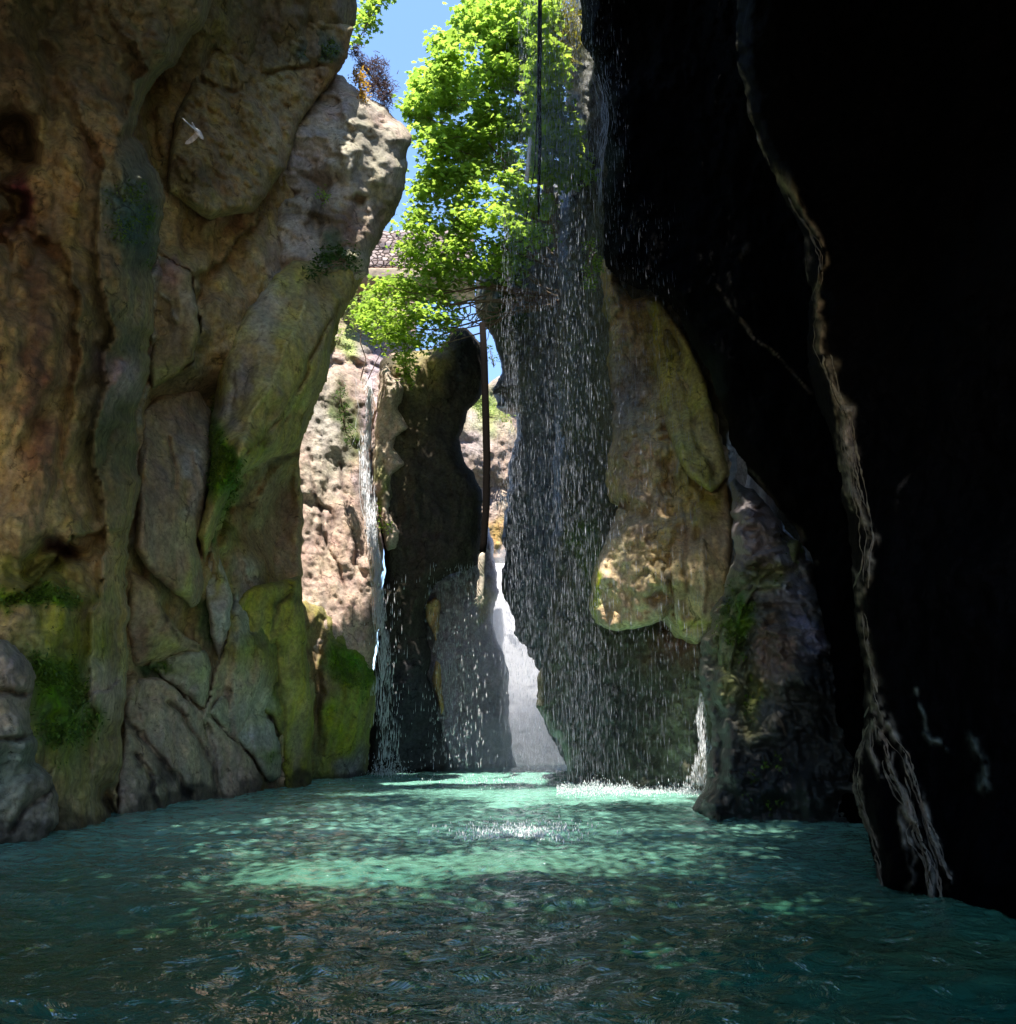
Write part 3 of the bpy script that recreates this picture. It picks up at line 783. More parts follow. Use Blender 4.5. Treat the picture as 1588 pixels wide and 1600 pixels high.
FLOW = o
FG = rbf([(945, 430, 28), (1030, 470, 26.5), (950, 600, 27), (1040, 700, 24.5), (1130, 720, 25), (930, 940, 26.5), (1020, 900, 24), (1130, 900, 24.5), (1080, 1000, 25.5), (960, 780, 26)])
fold([(968, 792), (992, 800), (1030, 828), (1052, 870), (1062, 935), (1040, 968), (1000, 979), (960, 985), (932, 972), (918, 946), (924, 910), (935, 870), (955, 830)], [(990, 800, -.5), (955, 830, .3), (1055, 900, -.1), (1040, 968, .6), (1000, 979, .9), (932, 972, .9), (924, 910, .8), (1030, 840, -.3)], (.58, .44, .26), seed=60, ew=26, ed=1.4, amp=.35, mat=M_ROCK, fine=.22, name='lobe', base=FG, parent=FLOW,
     spots=[(945, 890, 20, 60, (.62, .48, .34)), (928, 930, 9, 45, (.34, .38, .05)), (1010, 890, 30, 30, (.40, .30, .17)), (980, 960, 40, 14, (.58, .42, .26))], dents=[(1035, 935, 16, 12, .9), (1000, 900, 14, 10, .4)])
fold([(1008, 468), (1036, 468), (1051, 500), (1076, 532), (1096, 580), (1116, 640), (1131, 700), (1141, 742), (1112, 772), (1072, 742), (1048, 692), (1032, 640), (1018, 560)], [(1020, 468, -.4), (1112, 772, .9), (1072, 742, .8), (1116, 640, .4), (1012, 500, -1.0), (1020, 560, -1.0), (1034, 640, -.7), (1048, 692, .1), (1070, 532, 0)], (.46, .39, .15), seed=61, ew=24, ed=1.3, amp=.3, name='lobe', base=FG, parent=FLOW,
     spots=[(1030, 520, 16, 60, (.40, .38, .08)), (1070, 640, 16, 60, (.44, .38, .12))], strokes=[([(1050, 520), (1066, 600), (1096, 700), (1120, 750)], 5, (.2, .16, .07), -.25), ([(1030, 500), (1040, 600), (1070, 700)], 4, (.54, .46, .18), .15)])
fold([(1044, 722), (1080, 752), (1120, 765), (1140, 742), (1146, 860), (1141, 930), (1112, 985), (1090, 1008), (1062, 992), (1048, 930), (1040, 850), (1052, 790)], [(1080, 752, -.6), (1140, 742, -.4), (1044, 800, -.4), (1090, 1008, .8), (1112, 985, .8), (1146, 860, .3), (1062, 992, .6), (1095, 860, .3)], (.52, .38, .22), seed=62, ew=24, ed=1.2, amp=.3, name='lobe', base=FG, parent=FLOW,
     spots=[(1090, 780, 26, 40, (.46, .40, .14)), (1080, 985, 26, 16, (.46, .38, .14)), (1060, 800, 14, 30, (.30, .21, .13))], strokes=[([(1096, 800), (1100, 880), (1096, 960)], 5, (.58, .43, .26), .15), ([(1075, 800), (1072, 880), (1070, 960)], 5, (.36, .25, .14), -.15)], dents=[(1091, 828, 7, 9, .5)])

o = relief('mossy_column', [(1140, 770), (1150, 752), (1170, 755), (1202, 788), (1240, 838), (1264, 868), (1275, 905), (1320, 1000), (1330, 1100), (1380, 1320), (1110, 1300), (1090, 1290), (1085, 1266), (1103, 1205), (1109, 1150), (1102, 1100), (1086, 1050), (1100, 990), (1128, 930), (1144, 872), (1138, 800)],
           [(1150, 760, 21), (1240, 840, 20), (1110, 980, 19), (1200, 1000, 17.6), (1300, 1000, 18), (1095, 1270, 17.6), (1200, 1285, 16.6), (1350, 1290, 16), (1180, 1150, 17)],
           (.13, .125, .105), ew=30, ed=2.0, amp=.6, freq=.7, zs=.6, jag=6, seed=18, step=2.6, mat=M_WET, fine=.42, folds=.25,
           spots=[(1180, 830, 45, 50, (.34, .28, .29)), (1148, 965, 18, 50, (.1, .2, .01)), (1130, 1040, 24, 60, (.2, .2, .07)), (1180, 1080, 24, 70, (.14, .15, .04)), (1230, 900, 40, 40, (.3, .3, .4)), (1210, 1010, 26, 60, (.26, .19, .15)),
                  (1200, 900, 60, 14, (.25, .27, .14)), (1200, 1220, 120, 80, (.02, .022, .024)), (1290, 1080, 50, 150, (.01, .01, .01)), (1260, 980, 24, 40, (.2, .2, .3))])  # bluish spots paint highlights on the wet rock
tag(o, 'wet mossy rock column standing in the pool in front of the flowstone', 'rock column')

fold([(1252, 846), (1244, 878), (1192, 908), (1164, 950), (1152, 1010), (1137, 1062), (1118, 1056), (1126, 988), (1148, 932), (1188, 888), (1236, 842)], [(1250, 850, -.5), (1200, 890, .2), (1160, 940, .25), (1140, 1000, .1), (1130, 1055, -.5)], (.20, .22, .11), seed=63, ew=14, ed=.8, amp=.2, mat=M_WET, fine=.2, name='rib', parent=o,
     base=rbf([(1150, 760, 21), (1240, 840, 20), (1110, 980, 19), (1200, 1000, 17.6), (1300, 1000, 18), (1095, 1270, 17.6), (1200, 1285, 16.6), (1350, 1290, 16), (1180, 1150, 17)]), spots=[(1148, 965, 14, 40, (.1, .22, .01))])

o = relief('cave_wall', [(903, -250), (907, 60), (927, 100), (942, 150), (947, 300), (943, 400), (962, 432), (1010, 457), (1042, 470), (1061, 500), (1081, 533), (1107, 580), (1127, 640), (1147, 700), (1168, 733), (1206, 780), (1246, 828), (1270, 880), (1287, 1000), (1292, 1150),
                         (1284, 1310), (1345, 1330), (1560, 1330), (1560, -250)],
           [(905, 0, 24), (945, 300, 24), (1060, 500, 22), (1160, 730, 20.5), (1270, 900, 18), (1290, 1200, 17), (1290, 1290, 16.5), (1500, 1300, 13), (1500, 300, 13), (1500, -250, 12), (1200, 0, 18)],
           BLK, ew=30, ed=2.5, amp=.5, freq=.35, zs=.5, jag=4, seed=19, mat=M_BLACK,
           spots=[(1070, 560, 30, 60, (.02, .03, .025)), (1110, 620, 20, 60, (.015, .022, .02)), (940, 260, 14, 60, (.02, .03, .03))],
           strokes=[([(1050, 500), (1080, 560), (1110, 600)], 6, (.03, .045, .035), .1), ([(1118, 455), (1160, 505), (1215, 560), (1265, 610)], 2.2, (.16, .13, .1), .1), ([(1165, 380), (1140, 430), (1150, 480)], 1.8, (.05, .045, .04), .05),  # pale strokes paint rim light along the edges
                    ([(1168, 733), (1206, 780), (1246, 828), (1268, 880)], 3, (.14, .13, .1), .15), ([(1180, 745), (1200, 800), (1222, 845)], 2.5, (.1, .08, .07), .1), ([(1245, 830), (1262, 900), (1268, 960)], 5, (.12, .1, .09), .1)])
tag(o, 'wet cave wall painted black for shade, with faint runnels and painted rim lines, above the mossy column', 'cave wall', STONE, 'structure')

RID = (.28, .23, .165)  # pale tint painting rim light along the buttress edge
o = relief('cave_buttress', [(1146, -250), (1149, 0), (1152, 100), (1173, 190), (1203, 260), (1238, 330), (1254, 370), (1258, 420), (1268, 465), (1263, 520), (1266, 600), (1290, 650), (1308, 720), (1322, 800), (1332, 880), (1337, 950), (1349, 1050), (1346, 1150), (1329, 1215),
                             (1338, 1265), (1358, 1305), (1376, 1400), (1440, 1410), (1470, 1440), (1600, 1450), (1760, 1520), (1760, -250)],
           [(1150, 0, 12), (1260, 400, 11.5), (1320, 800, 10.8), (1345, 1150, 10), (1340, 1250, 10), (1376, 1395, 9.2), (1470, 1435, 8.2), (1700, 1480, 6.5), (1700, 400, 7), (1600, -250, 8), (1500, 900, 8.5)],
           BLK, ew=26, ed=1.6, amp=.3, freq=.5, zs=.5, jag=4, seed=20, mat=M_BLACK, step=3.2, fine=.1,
           strokes=[([(1150, -40), (1152, 100), (1178, 200), (1204, 262)], 2.5, RID, .1), ([(1206, 262), (1228, 290), (1242, 325)], 8.1, (.3, .25, .15), .15), ([(1242, 325), (1268, 360), (1288, 400), (1284, 440), (1275, 470)], 3.7, RID, .15),
                    ([(1254, 370), (1264, 450), (1272, 480)], 2.5, (.2, .17, .14), .1), ([(1275, 470), (1280, 540), (1300, 590), (1318, 640)], 6.8, RID, .18), ([(1318, 640), (1328, 720), (1340, 780)], 7.4, (.36, .3, .26), .15),
                    ([(1340, 780), (1358, 835), (1350, 900), (1340, 930)], 6.2, RID, .18), ([(1264, 650), (1280, 720), (1315, 800), (1332, 880), (1345, 960)], 2.2, (.2, .17, .15), .06), ([(1340, 930), (1350, 1000), (1362, 1060)], 5.0, RID, .15),
                    ([(1362, 1060), (1370, 1110), (1385, 1140)], 8.7, RID, .15), ([(1360, 1120), (1335, 1190), (1332, 1230), (1352, 1280), (1372, 1350), (1377, 1395)], 3.7, (.3, .25, .2), .12), ([(1360, 1110), (1362, 1170), (1375, 1215)], 3.7, (.3, .26, .2), .1),
                    ([(1385, 1140), (1415, 1180), (1428, 1230), (1450, 1290), (1470, 1350), (1485, 1380)], 5.0, (.3, .27, .22), .15), ([(1400, 1230), (1430, 1290), (1450, 1350), (1465, 1430)], 5.6, (.3, .27, .22), .15), ([(1420, 1400), (1425, 1340), (1410, 1280)], 3.7, (.2, .17, .14), .1),
                    ([(1300, 590), (1306, 660), (1318, 740), (1334, 800)], 2.2, RID, .08), ([(1372, 1130), (1392, 1200), (1424, 1270), (1444, 1340), (1456, 1420)], 2.6, RID, .12), ([(1346, 1160), (1342, 1220), (1362, 1290)], 2.4, RID, .1), ([(1395, 1180), (1408, 1260), (1412, 1330), (1425, 1400)], 2.4, (.2, .17, .14), .1), ([(1430, 1080), (1450, 1140), (1480, 1180)], 3.1, (.1, .12, .1), .08), ([(1515, 1150), (1535, 1190), (1540, 1230)], 6.2, (.08, .1, .085), .08)])
tag(o, 'foreground buttress on the right, painted black for shade, rim light painted pale down its ropey edge', 'cave wall', STONE, 'structure')

from mathutils.bvhtree import BVHTree


def ridge_strands(wall, lines):  # thin pale strands added along the edge as rim light
    me = wall.data
    bv = BVHTree.FromPolygons([v.co.copy() for v in me.vertices], [tuple(p.vertices) for p in me.polygons])
    cpos = Vector((0, 0, CAMZ))
    specs = []
    for li, (pl, n, spread, r) in enumerate(lines):
        pl = np.array(pl, float)
        seg = np.hypot(*(pl[1:] - pl[:-1]).T)
        L_ = np.concatenate([[0], np.cumsum(seg)])
        for k in range(n):
            a = rng.uniform(0, .45) if n > 1 else 0
            b = min(1, a + rng.uniform(.35, .8)) if n > 1 else 1
            t = np.arange(a * L_[-1], b * L_[-1], 4.5)
            if len(t) < 4:
                continue
            off = rng.normal(0, spread)
            u = np.interp(t, L_, pl[:, 0]) + off + spread * 1.1 * vn(np.stack([t / 38, 0 * t + k * 5.1, 0 * t + li], 1), 3) + 1.6 * vn(np.stack([t / 9, 0 * t + k * 3.1, 0 * t + li], 1), 5)
            v = np.interp(t, L_, pl[:, 1])
            run = []
            for uu, vv in zip(u, v):
                d = (P(uu, vv, 10) - cpos).normalized()
                h = bv.ray_cast(cpos, d)
                if h[0] is None or (run and abs(h[0].y - run[-1][1]) > .6):
                    if len(run) >= 4:
                        rr = r * rng.uniform(.5, 1.3) * (.25 + 1.5 * np.abs(vn(np.stack([np.arange(len(run)) / 2.5, np.full(len(run), k * 2.2), np.zeros(len(run))], 1), 9)))
                        rr[0] = rr[-1] = .002
                        specs.append((np.array(run), rr))
                    run = []
                if h[0] is not None:
                    run.append(list(h[0] - d * .012))
            if len(run) >= 4:
                rr = r * rng.uniform(.5, 1.3) * (.25 + 1.5 * np.abs(vn(np.stack([np.arange(len(run)) / 2.5, np.full(len(run), k * 2.2), np.zeros(len(run))], 1), 9)))
                rr[0] = rr[-1] = .002
                specs.append((np.array(run), rr))
    return tubes('ridge', specs, rock_mat('ridge_rimlight', rough=.55, spec=.5, scale=3, col=(.2, .165, .12)), wall, 6)


ridge_strands(o, [([(1150, -20), (1152, 100), (1176, 195), (1205, 262)], 3, 1.0, .012), ([(1205, 262), (1228, 295), (1244, 328), (1268, 360), (1287, 400), (1284, 440), (1276, 472)], 4, 4, .01), ([(1254, 370), (1262, 430), (1273, 480)], 2, 1.5, .01),
                  ([(1275, 472), (1279, 540), (1298, 590), (1318, 645), (1330, 720), (1342, 780), (1358, 838), (1350, 900), (1342, 940)], 7, 6.5, .011), ([(1342, 940), (1350, 1000), (1362, 1060), (1378, 1130)], 4, 5, .01),
                  ([(1365, 1100), (1337, 1185), (1334, 1230), (1352, 1280), (1373, 1350), (1379, 1395)], 6, 2.5, .012), ([(1378, 1130), (1415, 1180), (1428, 1230), (1450, 1290), (1470, 1350), (1484, 1378)], 6, 6, .011),
                  ([(1372, 1130), (1398, 1210), (1428, 1285), (1450, 1350), (1466, 1432)], 7, 9, .011), ([(1362, 1110), (1364, 1170), (1376, 1215)], 4, 3, .011)])

# ------------------------------------------------------------------ gorge closing around the camera (mostly outside the frame)
def sheet(name, fn, nu, nv_, mat, col, amp, seed):
    a, b = np.meshgrid(np.linspace(0, 1, nu), np.linspace(0, 1, nv_))
    V = fn(a.ravel(), b.ravel())
    d = amp * np.stack([fbm(V * .18 + seed + 31 * k, 4, seed + k) for k in range(3)], 1)
    V = V + d
    I = np.arange(nu * nv_).reshape(nv_, nu)
    q = np.stack([I[:-1, :-1], I[:-1, 1:], I[1:, 1:], I[1:, :-1]], -1).reshape(-1, 4)
    return V, q


def roof_z(y):
    return np.maximum(8.0, 4.2 + 1.27 * y)


SUN = Vector((-.08, -.30, 1.0)).normalized()
# where sun is wanted on the pool / rocks, as (x, y, rx, ry, share of open sky): a gap is cut in the unseen roof up-sun of each
GAPS = [(-.5, 11.1, 3.4, 1.5, .88), (.3, 14.8, 1.3, .5, .7), (1.2, 24.2, 5.6, 3.9, .95), (-.2, 16.5, 4.8, 7.8, .42)]
HARD = [(3.5, 26.9, .55, .6)]


def gap_open(gx, gy):
    n = .55 * fbm(np.stack([gx * .7, gy * .9, 0 * gx], 1), 3, 88)
    p = 0 * gx
    for (cx, cy, rx, ry, a) in GAPS:
        r = np.sqrt(((gx - cx) / rx) ** 2 + ((gy - cy) / ry) ** 2)
        p = np.maximum(p, a * np.clip((1.15 - r) * 1.7 + n, 0, 1))
    for (cx, cy, rx, ry) in HARD:
        p = np.where(((gx - cx) / rx) ** 2 + ((gy - cy) / ry) ** 2 < 1, 1, p)
    return p


def to_pool(c):
    t = c[:, 2] / SUN.z
    return c[:, 0] - SUN.x * t, c[:, 1] - SUN.y * t


def build_roof():  # unseen roof added to shade the gorge, pierced for chosen sun patches
    nx, ny = 160, 240
    X = np.linspace(-16, 16, nx)
    Yv = np.linspace(1.8, 26, ny)
    A, B = np.meshgrid(X, Yv)
    Z = roof_z(B)
    V = np.stack([A, B, Z], -1).reshape(-1, 3)
    V[:, 2] += .75 * np.abs(fbm(V * .3, 4, 77))
    I = np.arange(nx * ny).reshape(ny, nx)
    q = np.stack([I[:-1, :-1], I[:-1, 1:], I[1:, 1:], I[1:, :-1]], -1).reshape(-1, 4)
    c = V[q].mean(1)
    gap = gap_open(*to_pool(c)) > .04
    off = (c[:, 1] > 20) & (c[:, 0] < -1.2)
    me = mesh_np('shade_roof', V, np.full(int((~gap & ~off).sum()), 4), q[~gap & ~off])
    set_col(me, np.tile(np.array((.2, .16, .1)), (len(V), 1)))
    o = link('shade_roof', me, M_ROCK)
    md = o.modifiers.new('thickness', 'SOLIDIFY')
    md.thickness = .15
    md.offset = 1
    tag(o, 'unseen rock roof added for shade, gaps cut for sun patches, above the frame', 'shade roof', None, 'structure')
    # added leaf screen over the gaps, thinned to soften the sun patches
    g = q[gap & ~off]
    cc = V[g].mean(1)
    area = np.linalg.norm(np.cross(V[g[:, 1]] - V[g[:, 0]], V[g[:, 3]] - V[g[:, 0]]), axis=1)
    p = np.clip(gap_open(*to_pool(cc)), .02, 1)
    lam = area * -np.log(p) / .0042
    k = rng.poisson(lam)
    pos = np.repeat(cc, k, 0)
    pos = pos + rng.normal(0, 1, pos.shape) * np.array([.08, .08, .25])
    leaf_mesh('leaf_screen', leaves_data(pos, np.full(len(pos), .133), OVAL * np.array([1.3, 1, 1]), .4, .1), len(OVAL), M_LEAFD)
    o = bpy.data.objects['leaf_screen']
    tag(o, 'unseen leaves added over the roof gaps to soften the sun patches, above the frame', 'foliage', None, 'stuff')


build_roof()


def wall_sheet(name, p0, p1, z1, col, seed, label, lean=0):
    def fn(a, b):
        x = p0[0] + (p1[0] - p0[0]) * a + lean * b
        y = p0[1] + (p1[1] - p0[1]) * a
        return np.stack([x, y, -2 + (z1 + 2) * b], 1)
    V, q = sheet(name, fn, 60, 40, None, col, 1.0, seed)
    me = mesh_np(name, V, np.full(len(q), 4), q)
    set_col(me, np.tile(np.array(col), (len(V), 1)))
    o = link(name, me, M_ROCK)
    md = o.modifiers.new('thickness', 'SOLIDIFY')
    md.thickness = 1.0
    md.offset = 0
    tag(o, label, 'gorge wall', None, 'structure')
    return o


wall_sheet('gorge_wall', (-13.5, -6), (-13.5, 30), 46, TAN, 41, 'brown gorge wall continuing behind the left cliffs, outside the frame')
wall_sheet('gorge_wall', (-12.5, 30), (-13.5, 70), 34, PINK, 42, 'pink gorge wall behind the sunlit rock face, hidden from view')
wall_sheet('gorge_wall', (15, -6), (15, 30), 46, BLK, 43, 'black gorge wall continuing behind the cave buttress, outside the frame')
wall_sheet('gorge_wall', (12, 30), (13, 70), 40, (.2, .18, .15), 44, 'grey gorge wall behind the curtain of drops, hidden from view')

# ------------------------------------------------------------------ water
def water():
    m, nt, N, L = newmat('pool_water')
    out = N.new('ShaderNodeOutputMaterial')
    b = N.new('ShaderNodeBsdfPrincipled')
    L.new(b.outputs[0], out.inputs[0])
    tc = N.new('ShaderNodeTexCoord')
    n0 = N.new('ShaderNodeTexNoise')
    n0.inputs['Scale'].default_value = .3
    n0.inputs['Detail'].default_value = 3
    L.new(tc.outputs['Object'], n0.inputs['Vector'])
    cr = N.new('ShaderNodeValToRGB')
    cr.color_ramp.elements[0].position = .35
    cr.color_ramp.elements[0].color = (.006, .085, .055, 1)
    cr.color_ramp.elements[1].position = .7
    cr.color_ramp.elements[1].color = (.011, .125, .08, 1)
    L.new(n0.outputs['Fac'], cr.inputs[0])
    e2 = cr.color_ramp.elements.new(.52)
    e2.color = (.03, .075, .035, 1)
    # lighter farther out: sunlit glow of the mid pool put into the colour
    sx = N.new('ShaderNodeSeparateXYZ')
    L.new(tc.outputs['Object'], sx.inputs[0])
    mr = N.new('ShaderNodeMapRange')
    mr.interpolation_type = 'SMOOTHSTEP'
    mr.inputs['From Min'].default_value = 6.5
    mr.inputs['From Max'].default_value = 18
    L.new(sx.outputs['Y'], mr.inputs[0])
    mk = N.new('ShaderNodeMix')
    mk.data_type = 'RGBA'
    mk.inputs['B'].default_value = (.19, .43, .34, 1)
    L.new(mr.outputs[0], mk.inputs['Factor'])
    L.new(cr.outputs[0], mk.inputs['A'])
    L.new(mk.outputs['Result'], b.inputs['Base Color'])
    b.inputs['Roughness'].default_value = .03
    b.inputs['IOR'].default_value = 2.45
    b.inputs['Specular IOR Level'].default_value = .6
    mp = N.new('ShaderNodeMapping')
    mp.inputs['Scale'].default_value = (1, 1.5, 1)
    L.new(tc.outputs['Object'], mp.inputs[0])
    n1 = N.new('ShaderNodeTexNoise')
    n1.inputs['Scale'].default_value = 3.2
    n1.inputs['Detail'].default_value = 4
    n1.inputs['Roughness'].default_value = .55
    n1.inputs['Distortion'].default_value = .8
    L.new(mp.outputs[0], n1.inputs['Vector'])
    bp = N.new('ShaderNodeBump')
    bp.inputs['Strength'].default_value = .8
    bp.inputs['Distance'].default_value = .1
    L.new(n1.outputs['Fac'], bp.inputs['Height'])
    L.new(bp.outputs[0], b.inputs['Normal'])
    # finer cells near the camera
    ys = np.concatenate([np.linspace(-12, 2.5, 20)[:-1], np.linspace(2.5, 16, 420)[:-1], np.linspace(16, 48, 330)[:-1], np.linspace(48, 80, 20)])
    xs = np.concatenate([np.linspace(-20, -10, 8)[:-1], np.linspace(-10, 10, 420)[:-1], np.linspace(10, 20, 8)])
    A, B = np.meshgrid(xs, ys)
    p = np.stack([A.ravel(), B.ravel(), np.zeros(A.size)], 1)
    h = .045 * fbm(p * np.array([.9, 1.3, 1]) + 3, 3, 5) + 0.022 * ridged(p * np.array([1.9, 3.0, 1]) + .6 * fbm(p * .8, 2, 9)[:, None], 3, 6)
    # rings where drops fall
    amp = np.exp(-((p[:, 0] - 1) / 4) ** 2)
    for k in range(60):
        cx, cy = rng.normal(.5, 2.6), rng.uniform(4, 24)
        d = np.hypot(p[:, 0] - cx, p[:, 1] - cy)
        s = rng.uniform(.25, .6)
        h += .010 * np.sin(d * rng.uniform(16, 26)) * np.exp(-(d / s) ** 2)
    p[:, 2] = h
    nx, ny = len(xs), len(ys)
    I = np.arange(nx * ny).reshape(ny, nx)
    q = np.stack([I[:-1, :-1], I[:-1, 1:], I[1:, 1:], I[1:, :-1]], -1).reshape(-1, 4)
    me = mesh_np('water', p, np.full(len(q), 4), q)
    o = link('water', me, m)
    tag(o, 'rippled turquoise pool, its far glow painted in, filling the floor of the gorge', 'water', None, 'structure')


water()

# unseen gravel bank added behind the camera to bounce warm sunlight
def bank():
    a, b = np.meshgrid(np.linspace(-15, 15, 90), np.linspace(-30, 4.0, 90))
    z = .12 + np.clip((2.6 - b), -1.4, 8) * .12
    V = np.stack([a.ravel(), b.ravel(), z.ravel()], 1)
    V[:, 2] += .08 * fbm(V * 1.2, 4, 12)
    I = np.arange(90 * 90).reshape(90, 90)
    q = np.stack([I[:-1, :-1], I[:-1, 1:], I[1:, 1:], I[1:, :-1]], -1).reshape(-1, 4)
    me = mesh_np('bounce_bank', V, np.full(len(q), 4), q)
    set_col(me, np.tile(np.array((.44, .36, .26)), (len(V), 1)))
    o = link('bounce_bank', me, M_ROCK)
    tag(o, 'unseen pale tan bank added behind the viewpoint to bounce warm sunlight', 'gravel bank', None, 'structure')


bank()

# ------------------------------------------------------------------ falling water
def ribbon(name, rows, mat, label, cat, amp=.15, seed=0, nx=14):
    """a sheet of falling water: rows of (v, u_left, u_right, Y), front and back"""
    rows = np.array(rows, float)
    vs = np.linspace(rows[0, 0], rows[-1, 0], int(abs(rows[-1, 0] - rows[0, 0]) / 2.2))
    L_ = np.interp(vs, rows[:, 0], rows[:, 1]); R_ = np.interp(vs, rows[:, 0], rows[:, 2]); Yv = np.interp(vs, rows[:, 0], rows[:, 3])
    t = np.linspace(0, 1, nx)
    U = L_[:, None] + (R_ - L_)[:, None] * t[None]
    V = vs[:, None] + 0 * U
    bulge = 1 - (2 * t - 1) ** 2
    Yf = Yv[:, None] - .5 * bulge[None] * (R_ - L_)[:, None] * .02
    pf = pts3(U.ravel(), V.ravel(), Yf.ravel())
    w = pf * np.array([2.5, 2.5, .5]) + seed
    d = amp * (fbm(w, 4, seed) + .5 * ridged(w * 2, 2, seed))
    pf = pts3(U.ravel() + 6 * amp * vn(w * 1.3, 8), V.ravel(), Yf.ravel() + d)
    ny = len(vs)
    I = np.arange(nx * ny).reshape(ny, nx)
    q = np.stack([I[:-1, :-1], I[1:, :-1], I[1:, 1:], I[:-1, 1:]], -1).reshape(-1, 4)
    me = mesh_np(name, pf, np.full(len(q), 4), q)
    o = link(name, me, mat)
    md = o.modifiers.new('thickness', 'SOLIDIFY')
    md.thickness = .12
    return tag(o, label, cat)


def fall_mat():
    m, nt, N, L = newmat('white_water')
    out = N.new('ShaderNodeOutputMaterial')
    b = N.new('ShaderNodeBsdfPrincipled')
    L.new(b.outputs[0], out.inputs[0])
    tc = N.new('ShaderNodeTexCoord')
    mp = N.new('ShaderNodeMapping')
    mp.inputs['Scale'].default_value = (3, 3, .5)
    L.new(tc.outputs['Object'], mp.inputs[0])
    n = N.new('ShaderNodeTexNoise')
    n.inputs['Scale'].default_value = .9
    n.inputs['Detail'].default_value = 8
    n.inputs['Roughness'].default_value = .65
    n.inputs['Distortion'].default_value = .7
    L.new(mp.outputs[0], n.inputs['Vector'])
    cr = N.new('ShaderNodeValToRGB')
    cr.color_ramp.elements[0].position = .3
    cr.color_ramp.elements[0].color = (.72, .72, .79, 1)
    cr.color_ramp.elements[1].position = .62
    cr.color_ramp.elements[1].color = (.93, .93, .97, 1)
    L.new(n.outputs['Fac'], cr.inputs[0])
    L.new(cr.outputs[0], b.inputs['Base Color'])
    b.inputs['Roughness'].default_value = .45
    bp = N.new('ShaderNodeBump')
    bp.inputs['Strength'].default_value = .4
    bp.inputs['Distance'].default_value = .15
    L.new(n.outputs['Fac'], bp.inputs['Height'])
    L.new(bp.outputs[0], b.inputs['Normal'])
    return m


M_FALL = fall_mat()
ribbon('waterfall', [(880, 764, 792, 63), (940, 764, 800, 61), (1000, 766, 826, 58.5), (1050, 776, 860, 56), (1100, 782, 868, 54), (1150, 786, 884, 52), (1215, 786, 905, 50)], M_FALL,
       'broad white waterfall rushing down behind the narrow gap', 'waterfall', .12, 3, 30)

# left cascade: many thin strands running over the rock edge
def strands(name, path, n, spread, mat, label, cat, rad=.022, seed=0):
    path = np.array(path, float)
    specs = []
    for k in range(n):
        a = rng.uniform(0, .55) if k > n * .3 else 0
        b = min(1, a + rng.uniform(.2, .6))
        t = np.linspace(a, b, 16) * (len(path) - 1)
        i = np.clip(t.astype(int), 0, len(path) - 2)
        w = (t - i)[:, None]
        c = path[i] * (1 - w) + path[i + 1] * w
        off = rng.normal(0, spread)
        wob = vn(np.stack([c[:, 1] / 22, 0 * t + k * 3.1, 0 * t + seed], 1), 5) * spread * .8
        p = pts3(c[:, 0] + off + wob, c[:, 1], c[:, 2] + rng.uniform(-.25, .1))
        r = rad * rng.uniform(.5, 1.5) * (.35 + np.abs(vn(np.stack([c[:, 1] / 9, 0 * t + k, 0 * t], 1), 6)) * 1.6)
        r[0] *= .2
        r[-1] *= .2
        specs.append((p, r))
    o = tubes(name, specs, mat, ns=5)
    return tag(o, label, cat)


strands('cascade', [(574, 590, 35.6), (578, 640, 35.4), (568, 700, 34.8), (572, 770, 34.6), (580, 830, 34.4), (588, 880, 34.2), (590, 930, 34.1), (592, 980, 34.0), (596, 1050, 34.0), (600, 1130, 34.0), (604, 1212, 34.0)], 24, 5, M_FOAM,
        'thin white cascade running down beside the sunlit pink face', 'cascade', .007, 1)
strands('cascade', [(936, 115, 23), (946, 150, 23), (948, 190, 22.9), (940, 240, 23), (936, 300, 23.2), (935, 360, 23.4)], 26, 4.5, M_DROP, 'thin blue trickle near the top of the black cave wall', 'cascade', .006, 3)


def spray(name, path, n, spread, dens, length, width, mat, label, cat, kind=None):
    """broken water tumbling along a path of (u, v, Y)"""
    path = np.array(path, float)
    m_ = len(path) - 1
    t = rng.uniform(0, 1, n) * (m_ - .001)
    t = t[rng.uniform(0, 1, n) < np.interp(t / m_, *dens)]
    i = t.astype(int)
    w = (t - i)[:, None]
    c = path[i] * (1 - w) + path[i + 1] * w
    sp_ = np.interp(t / m_, *spread)
    off = sp_ * vn(np.stack([c[:, 1] / 40, rng.integers(0, 7, len(t)) * 3.3, 0 * t], 1), 4) * 1.6 + rng.normal(0, .35, len(t)) * sp_
    p = pts3(c[:, 0] + off, c[:, 1], c[:, 2] + rng.uniform(-.3, .1, len(t)))
    o = spindles(name, p, rng.gamma(2, length, len(t)) + length * .6, rng.uniform(.25, 1, len(t)) * width, mat)
    tag(o, label, cat, None, kind)


spray('white_water', [(574, 600, 35.3), (578, 640, 35.2), (570, 700, 34.6), (574, 770, 34.3), (582, 830, 34.1), (588, 880, 33.9), (592, 930, 33.8), (594, 980, 33.8), (598, 1050, 33.8), (602, 1130, 33.8), (606, 1212, 33.8)],
      4600, ([0, .3, .6, 1], [4, 6, 5, 13]), ([0, .25, .45, .65, 1], [.4, .5, 1, .6, .3]), .13, .035, M_FOAM, 'broken white water of the thin cascade beside the pink face', 'falling water', 'stuff')
spray('trickle', [(1100, 1085, 23.4), (1094, 1130, 23.2), (1100, 1180, 22.9), (1086, 1242, 22.6)], 1500, ([0, .5, 1], [4, 6, 12]), ([0, .5, 1], [.4, .6, 1]), .05, .022, M_FOAM, 'short white trickle splashing down at the foot of the mossy column', 'cascade')



